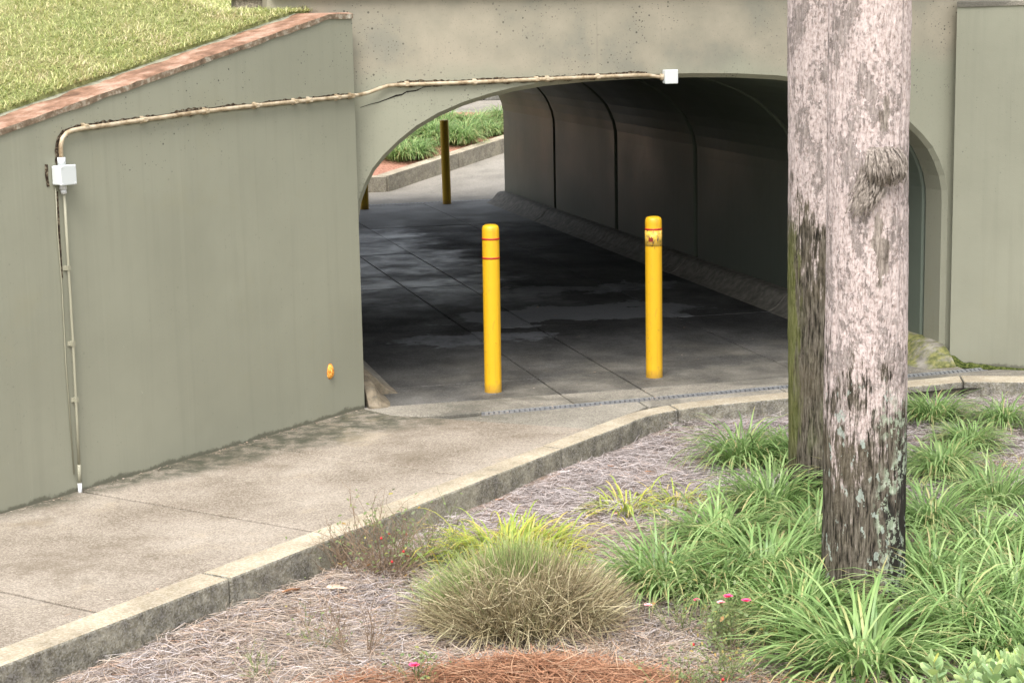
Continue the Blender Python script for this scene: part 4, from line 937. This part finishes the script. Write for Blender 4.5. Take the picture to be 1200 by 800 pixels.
# splayed dead stems round the foot
N = 260; K = 5; P = np.zeros((N, K, 3)); W = np.full((N, K), .0013); S = np.zeros((N, 3)); R = rng.random(N)
for i in range(N):
    a = rng.uniform(0, 6.28); l = rng.uniform(.16, .34); b = rng.uniform(.1, .24); tw = rng.normal(0, .9)
    for j in range(K):
        u_ = j/(K-1); P[i, j] = [math.cos(a)*b+math.cos(a+tw)*l*u_, math.sin(a)*b*.8+math.sin(a+tw)*l*u_, .015+.12*math.sin(u_*2.8)*rng.uniform(.4, 1)]
    S[i] = [math.sin(a), -math.cos(a), .3]
o = link('fallen_stems', ribbons('fallen_stems', P, W, S, R, M_tuft_tan), None, tuft); o['kind'] = 'stuff'

# bent and broken stems tangled over the face of the mound
N = 1500; K = 5; P = np.zeros((N, K, 3)); W = np.full((N, K), .0016); S = np.zeros((N, 3)); R = rng.random(N)
fv_ = np.array([_f.x, _f.y, 0]); fv_ /= np.linalg.norm(fv_); rv_ = np.array([fv_[1], -fv_[0], 0])
for i in range(N):
    th = rng.uniform(0, 6.28) if rng.random() < .4 else rng.normal(-1.4, .8); q = math.sqrt(rng.uniform(.1, 1.05)); gx, gy = q*math.cos(th), q*math.sin(th)
    c0 = np.array([.43*gx, .32*gy, max(.02, .3*(1-.75*q*q))+rng.normal(0, .015)]); l = rng.uniform(.05, .17); d = rng.normal(0, 1, 3)+np.array([gx*1.2, gy*1.2, .3]); d[2] *= .6; d /= np.linalg.norm(d); bend = rng.normal(0, .5, 3)
    for j in range(K):
        u_ = j/(K-1); p = c0+d*l*(u_-.3)+bend*l*.5*u_*u_; P[i, j] = rv_*p[0]+fv_*p[1]+np.array([0, 0, max(.008, p[2])])
    a = rng.uniform(0, 6.28); S[i] = [math.cos(a), math.sin(a), rng.normal(0, .5)]
S /= np.linalg.norm(S, axis=1)[:, None]
o = link('tangled_stems', ribbons('tangled_stems', P, W, S, R, M_tuft_tan), None, tuft); o['kind'] = 'stuff'

# ================================================================== SHRUBS, ROSES, WEEDS
def twigs(seed, n, L, spread, r0=.0022, sub=3, up=(35, 85), curl=.5):
    """branching thin stems; returns mesh data and the branch ends"""
    r = random.Random(seed); V, Fc, ends = [], [], []
    def add(p, d, l, rr, lev):
        pts_ = [Vector(p)]; q = Vector(p); dd = Vector(d)
        for k_ in range(4):
            dd = (dd+Vector((r.uniform(-1, 1), r.uniform(-1, 1), r.uniform(-.7, .7)))*curl*.5).normalized(); q = q+dd*l/4
            if q.z < .006: q.z = .006
            pts_.append(q.copy())
            if lev < sub and r.random() < .62: add(q, (dd+Vector((r.uniform(-1, 1), r.uniform(-1, 1), r.uniform(-.3, .9)))*.9).normalized(), l*r.uniform(.4, .65), rr*.7, lev+1)
        v, f_ = tube_data(pts_, [rr*(1-.12*i) for i in range(5)], 3); b = len(V); V.extend(v); Fc.extend([[b+i for i in ff] for ff in f_]); ends.append((q.copy(), dd.copy()))
    for i in range(n):
        a = r.uniform(0, 6.283); e_ = rad(r.uniform(*up)); s = r.uniform(0, spread)
        add((math.cos(a)*s, math.sin(a)*s, -.01), (math.cos(a)*math.cos(e_), math.sin(a)*math.cos(e_), math.sin(e_)), L*r.uniform(.6, 1.1), r0, 1)
    return V, Fc, ends
def leafset(ends, seed, per, size, mat, name='leaves', jitter=.03):
    r = np.random.default_rng(int(seed)); P, W, S, R = [], [], [], []
    for q, d in ends:
        for _ in range(r.poisson(per)):
            l = size*r.uniform(.6, 1.2); a = r.uniform(0, 6.28); e_ = r.uniform(-.5, 1.0); dd = np.array([math.cos(a)*math.cos(e_), math.sin(a)*math.cos(e_), math.sin(e_)])
            b = np.array(q)+r.normal(0, jitter, 3)*[1, 1, .7]; b[2] = max(b[2], .01); u_ = np.linspace(0, 1, 5)[:, None]
            P.append(b+dd*l*u_+np.array([0, 0, -.25*l])*u_**2); W.append(l*.30*np.sin(math.pi*np.clip(np.linspace(.06, .97, 5), 0, 1))); sd = np.cross(dd, [0, 0, 1])+r.normal(0, .3, 3); S.append(sd/np.linalg.norm(sd)); R.append(r.random())
    return ribbons(name, np.array(P), np.array(W), np.array(S), np.array(R), mat)
def flower(p, size, mat, parent, seed):
    r = random.Random(seed); V, Fc = [], []
    for lay, (n, rr, el) in enumerate(((6, size, .35), (5, size*.75, .8), (4, size*.45, 1.2))):
        for i in range(n):
            a = 2*math.pi*i/n+lay*.5+r.uniform(-.2, .2); wd = rr*.55; b = len(V); ca, sa = math.cos(a), math.sin(a); ce, se = math.cos(el), math.sin(el)
            for (f1, s1, z1) in ((.05, 0, 0), (.55, -.5, .5), (.55, .5, .5), (1, -.42, .85), (1.08, 0, 1.0), (1, .42, .85)):
                dx, dz = rr*f1*ce, rr*z1*se; V.append((p[0]+ca*dx-sa*s1*wd*2, p[1]+sa*dx+ca*s1*wd*2, p[2]+dz+r.uniform(-.1, .1)*rr))
            Fc += [[b, b+2, b+1], [b+1, b+2, b+5, b+3], [b+3, b+5, b+4]]
    return mesh('bloom', V, Fc, mat, parent, world=False, smooth=True)
def hips(ends, parent, n, seed):
    r = random.Random(seed)
    for q, d in r.sample(ends, min(n, len(ends))):
        V, Fc = lathe_data([(.002, -.006), (.006, -.003), (.0065, .001), (.004, .005), (.001, .007)], 8); mesh('rose_hip', [(x+q.x, y+q.y, z+q.z) for x, y, z in V], Fc, M_red, parent, world=False, smooth=True)
def shrub(X, Y, label, cat, seed, n, L, spread, mat, leaves=None, blooms=(), nh=0, name='rose_bush', sub=3, up=(35, 85), r0=.0022, group=None):
    p = px(X, Y, -0.13); z = bedz(p.x, p.y); e = empty(name, (p.x, p.y, z)); tag(e, label, cat, group)
    V, Fc, ends = twigs(seed, n, L, spread, r0, sub, up); mesh('stems', V, Fc, mat, e, world=False)
    if leaves: link('leaves', leafset(ends, seed, *leaves), None, e)
    for i, (dx, dz, s, m_) in enumerate(blooms):
        # dx: metres to the viewer's right, dz: height
        q = Vector((_r0.x*dx, _r0.y*dx, dz))-Vector((_f.x, _f.y, 0))*.05
        flower(q, s, m_, e, seed+i)
        tb = tube_data([Vector((q.x*.3, q.y*.3, .0)), Vector((q.x*.7, q.y*.7, dz*.6)), q], [.002, .0018, .0015], 4); mesh('bloom_stalk', tb[0], tb[1], M_greenstem, e, world=False)
    if nh: hips(ends, e, nh, seed)
    return e
shrub(452, 672, 'bare twiggy brown rose bush against the kerb with a few red hips', 'shrub', 5, 60, .26, .10, M_twig, (.5, .022, M_leafsm), nh=6)
shrub(400, 668, 'low tangle of dead twigs along the kerb beside the bare rose bush', 'shrub', 6, 26, .17, .06, M_twig, (.15, .02, M_leafsm), name='dead_twigs')
shrub(500, 662, 'sparse olive-green rose growth between the bare twigs and the tan mound', 'shrub', 9, 22, .24, .06, M_greenstem, (.6, .02, M_leafsm))
shrub(860, 755, 'green leafy rose bush with three pink blooms under the liriope', 'shrub', 12, 20, .2, .06, M_greenstem, (2.6, .024, M_leafsm), [(-.03, .25, .02, M_pink), (.045, .23, .02, M_pink), (-.06, .225, .017, M_pinkp)])
shrub(800, 735, 'thin rose stems with two pale pink blooms beside the tan mound', 'shrub', 13, 9, .22, .05, M_greenstem, (1.0, .022, M_leafsm), [(-.15, .145, .018, M_pinkp), (.055, .165, .014, M_pink)])
shrub(845, 800, 'small yellowing rose seedling with a red hip on brown straw', 'shrub', 14, 14, .15, .06, M_greenstem, (1.8, .018, M_leafsm), nh=2)
shrub(795, 806, 'yellow-green rose sprouts at the edge of the fresh orange straw', 'shrub', 15, 12, .14, .05, M_greenstem, (1.4, .017, M_leafsm))
shrub(490, 805, 'lone bright pink rose bloom on a thin stem by fresh orange straw', 'shrub', 16, 6, .14, .03, M_greenstem, (1.2, .02, M_leafsm), [(-.01, .115, .022, M_pink)])
shrub(425, 768, 'sparse grey-brown dead stems on pale straw before the tan mound', 'shrub', 17, 16, .22, .08, M_twig, (.25, .015, M_leafsm), name='dead_twigs')
shrub(372, 758, 'small green weed sprig alone on pale straw near the dry leaf', 'weed', 18, 7, .13, .02, M_greenstem, (.9, .017, M_leafsm), name='weed')
shrub(305, 792, 'faint grey-green weed sprig low on straw near the kerb joint', 'weed', 19, 7, .11, .03, M_greenstem, (.35, .013, M_leafsm), name='weed')
shrub(735, 770, 'tangle of thin dead grass stems at the front corner of the tan mound', 'weed', 20, 22, .24, .08, M_twig, None, name='dry_weed', up=(10, 50), r0=.0015)
shrub(905, 780, 'dry brown stems tucked under the drooping liriope by the fresh straw', 'weed', 21, 16, .18, .08, M_twig, (.5, .016, M_leafsm), name='dry_weed', up=(10, 60), r0=.0015)

# leafy shrub whose tops poke in beside the front clump
sp = Vector((2.86, 4.98, 0)); sz = bedz(sp.x, sp.y)
bu = empty('leafy_shrub', (sp.x, sp.y, sz)); tag(bu, 'pale green shrub with rounded fleshy leaves in front of the liriope', 'shrub')
r = np.random.default_rng(5); P, W, S, R = [], [], [], []; V, Fc = [], []
for i in range(52):
    q = math.sqrt(r.random()); a = r.uniform(0, 6.28); tx, ty = .44*q*math.cos(a), .36*q*math.sin(a); top = .60*(1-.22*q*q)+r.normal(0, .03)
    v, f_ = tube_data([(tx*.25, ty*.25, -.01), (tx*.7, ty*.7, top*.55), (tx, ty, top)], [.006, .004, .003], 4); b = len(V); V += v; Fc += [[b+j for j in ff] for ff in f_]
    for k_ in range(15):
        az = k_*2.399+r.uniform(-.3, .3); h = k_/14; el = rad(15+58*h+r.normal(0, 8)); l = r.uniform(.05, .078)*(1-.35*h*h); d = np.array([math.cos(az)*math.cos(el), math.sin(az)*math.cos(el), math.sin(el)])
        b0 = np.array([tx, ty, top-.09*(1-h)]); u_ = np.linspace(0, 1, 7)[:, None]; P.append(b0+d*l*u_+np.array([0, 0, -.12*l])*u_**2)
        W.append(l*.24*np.sin(math.pi*np.linspace(.03, .93, 7)**1.25)**.8); sd = np.cross(d, [0, 0, 1]); S.append(sd/np.linalg.norm(sd)); R.append(min(1, max(0, .45+.4*h*r.random()+r.normal(0, .15))))
mesh('stems', V, Fc, M_greenstem, bu, world=False)
link('leaves', ribbons('leaves', np.array(P), np.array(W), np.array(S), np.array(R), M_bush), None, bu)

# ================================================================== FALLEN LEAVES
def dry_leaf(X, Y, size, rot, mat, label, curl=.3, z=None):
    p = px(X, Y, -.13 if z is None else z); zz = bedz(p.x, p.y)+.03 if z is None else z+.004; V, Fc = [], []; K = 7
    for i in range(K):
        u_ = i/(K-1); wd = size*.33*math.sin(math.pi*(.04+.92*u_))**.8
        for s in (-1, 0, 1): V.append(((u_-.5)*size, s*wd, (abs(s)*curl*wd)+.15*size*(u_-.5)**2+random.uniform(-1, 1)*.04*size))
    Fc = [[3*i+k_, 3*i+3+k_, 3*i+4+k_, 3*i+1+k_] for i in range(K-1) for k_ in range(2)]
    o = mesh('dry_leaf', V, Fc, mat, smooth=True); o.location = (p.x, p.y, zz); o.rotation_euler = (random.uniform(-.3, .1), random.uniform(-.2, .2), rot); tag(o, label, 'leaf', 'fallen leaves on the straw')
    md = o.modifiers.new('thickness', 'SOLIDIFY'); md.thickness = .001
dry_leaf(395, 692, .10, 0.2, M_paleleaf, 'pale tan curled leaf on straw between kerb and tan mound')
dry_leaf(342, 697, .115, 0.7, M_deadleaf, 'brown leaf lying along the foot of the kerb')
dry_leaf(193, 763, .03, 0.2, M_paleleaf, 'tiny pale leaf on grey straw by the kerb foot')
dry_leaf(765, 502, .07, 0.5, M_deadleaf, 'reddish brown leaf scrap in the inner corner of the kerb')
dry_leaf(716, 556, .06, 1.4, M_deadleaf, 'dark brown leaf scrap on grey straw beside the low yellow-green liriope')
dry_leaf(760, 563, .05, .4, M_deadleaf, 'small brown leaf scrap near the full clump by the kerb')
dry_leaf(722, 605, .04, 2.0, M_deadleaf, 'small dark leaf scrap in front of the low yellow-green liriope')
dry_leaf(586, 592, .07, .7, M_deadleaf, 'rust coloured leaf scrap under the kerb behind the yellowing clump')

# ================================================================== PINE STRAW (nobody could count it)
def bedz_arr(x, y): return np.array([bedz(a, b) for a, b in zip(x, y)])
def in_bed(x, y):
    t = x*VX+y*VY
    lim = np.where(x < 3.72, (t > T_OUT+.02), y < 10.86+np.clip((x-3.72)*.066, 0, .15)-np.clip((x-5.9)*.45, 0, 9))
    return lim
def needles(name, x, y, mat, lmin, lmax, lift, wid, label, tilt=.12, hmap=None):
    n = len(x); a = rng.uniform(0, 2*np.pi, n); l = rng.uniform(lmin, lmax, n); cv = rng.normal(0, .35, n); K = 4
    z0 = bedz_arr(x, y)+rng.uniform(0, 1, n)**1.6*lift
    if hmap is not None: z0 = z0+hmap(x, y)
    tl = rng.normal(0, tilt, n); P = np.zeros((n, K, 3))
    for j in range(K):
        u_ = j/(K-1)-.5; aa = a+cv*u_; P[:, j, 0] = x+np.cos(aa)*l*u_; P[:, j, 1] = y+np.sin(aa)*l*u_; P[:, j, 2] = z0+.006+np.abs(tl*l*(u_+.5))
    ang_ = rng.normal(0, .5, n); S = np.stack([-np.sin(a)*np.cos(ang_), np.cos(a)*np.cos(ang_), np.sin(ang_)], 1)
    keep = in_bed(P[:, 0, 0], P[:, 0, 1]) & in_bed(P[:, -1, 0], P[:, -1, 1])
    W = np.full((n, K), wid); W[:, -1] *= .4
    o = link(name, ribbons(name, P[keep], W[keep], S[keep], rng.random(keep.sum()), mat)); tag(o, label, 'pine straw', kind='stuff'); return o
def scatter(n, x0, x1, y0, y1):
    x = rng.uniform(x0, x1, n); y = rng.uniform(y0, y1, n); k_ = in_bed(x, y); return x[k_], y[k_]
x, y = scatter(150000, -0.3, 6.6, 6.3, 11.0)
wgt = 1/(1+np.exp(-(y-8.6-(x-1.5)*.35)*2.2)); sel = rng.random(len(x)) < np.clip(wgt+.4, 0, 1)
needles('grey_pine_straw', x[sel], y[sel], M_straw, .04, .12, .03, .0011, 'weathered grey-pink pine straw covering the planting bed')
x, y = scatter(75000, -.3, 4.5, 6.2, 8.9); dn = np.array([noise.noise(Vector((a*1.7, b*1.7, 5))) for a, b in zip(x, y)]); q_ = rng.random(len(x)) < np.clip(.62+dn*1.1, .12, 1); x, y = x[q_], y[q_]
needles('tan_pine_straw', x, y, M_strawtan, .05, .15, .035, .0011, 'tan pine straw and dead stems in the front of the bed')
# fresh orange straw heaped along the front edge
fc = [(px(X, Y, -.1), s) for X, Y, s in ((560, 795, .20), (640, 790, .20), (720, 800, .18), (600, 815, .3), (700, 825, .3), (440, 790, .11), (400, 800, .12), (860, 820, .22), (940, 815, .18), (1010, 815, .15))]
X_, Y_ = [], []
for (p, s), n in zip(fc, (1100, 1100, 800, 1900, 1900, 250, 250, 700, 450, 300)):
    X_.append(rng.normal(p.x, s*.9, n)); Y_.append(rng.normal(p.y, s*.45, n))
x, y = np.concatenate(X_), np.concatenate(Y_)
def heap(x, y):
    h = np.zeros_like(x)
    for p, s in fc[:5]: h += .05*np.exp(-((x-p.x)**2+((y-p.y)*1.6)**2)/(2*(s*.8)**2))
    return h*rng.uniform(.3, 1, len(x))
needles('fresh_pine_straw', x, y, M_fresh, .14, .26, .02, .0015, 'fresh orange-brown pine straw heaped along the front of the bed', hmap=heap)

# ================================================================== LAWN BLADES
n = 115000; x = rng.uniform(-2.2, 2.1, n); w_ = rng.uniform(0, 1, n)**1.25*4.0; y = np.array([emb_front(a) for a in x])-.02+w_
z = np.array([emb_z(a, b) for a, b in zip(x, y)])
k_ = ~((x > 1.28) & (y > 11.9) & (y < 12.3) & (x < 2.0)); x, y, z = x[k_], y[k_], z[k_]; n = len(x)
a = rng.uniform(0, 6.283, n); el = np.radians(rng.uniform(25, 85, n)); patch = np.array([noise.noise(Vector((p*2.3, q*2.3, 2))) for p, q in zip(x, y)])
l = rng.uniform(.028, .065, n)*(1+.3*patch); K = 3; P = np.zeros((n, K, 3))
for j in range(K):
    u_ = j/2; e_ = el-u_*.7; P[:, j] = np.stack([x+np.cos(a)*l*u_*np.cos(e_), y+np.sin(a)*l*u_*np.cos(e_), z-.004+l*u_*np.sin(np.maximum(e_, .1))], 1)
W = np.tile(np.array([.0021, .0021, .0004]), (n, 1)); S = np.stack([-np.sin(a), np.cos(a), np.zeros(n)], 1)
R = np.clip(rng.beta(1.6, 1.7, n)+patch*.4+.25*np.array([noise.noise(Vector((p*7, q*7, 6))) for p, q in zip(x, y)]), 0, 1)
o = link('lawn_grass', ribbons('lawn_grass', P, W, S, R, M_lawn)); tag(o, 'short patchy green and straw coloured lawn on the bank above the wall', 'grass', kind='stuff')

# ================================================================== LITTER along the wall foot and the gutter
N = 420; K = 4; P = np.zeros((N, K, 3)); W = np.zeros((N, K)); S = np.zeros((N, 3)); R = rng.random(N)
for i in range(N):
    if i < 190: l = rng.uniform(0, 3.4); p = WC+Vector((WDX, WDY))*l+WN*(0.012+abs(rng.normal(0, .03)))
    elif i < 270: p = Vector((rng.uniform(2.3, 6.0), 0)); p.y = gry(p.x)+rng.normal(0, .09)
    elif i < 340: q = st(rng.uniform(5, 9.6), T_IN-abs(rng.normal(0, .05))); p = Vector(q)
    else: p = Vector((rng.uniform(2.4, 5.9), rng.uniform(11.6, 16)))
    a = rng.uniform(0, 6.28); big = rng.random() < .25; l = rng.uniform(.006, .022) if not big else rng.uniform(.03, .08); wd = l*rng.uniform(.2, .35) if not big else .001
    for j in range(K):
        u_ = j/(K-1)-.5; P[i, j] = [p.x+math.cos(a+u_*.6)*l*u_, p.y+math.sin(a+u_*.6)*l*u_, .004+.15*wd+l*.1*u_*u_]; W[i, j] = wd*(.35+math.sin(math.pi*(u_+.5)))*.6
    S[i] = [-math.sin(a), math.cos(a), rng.normal(0, .3)]
o = link('litter', ribbons('litter', P, W, S, R, M_strawtan)); tag(o, 'scattered leaf crumbs and needles on the path and drain', 'litter', kind='stuff')
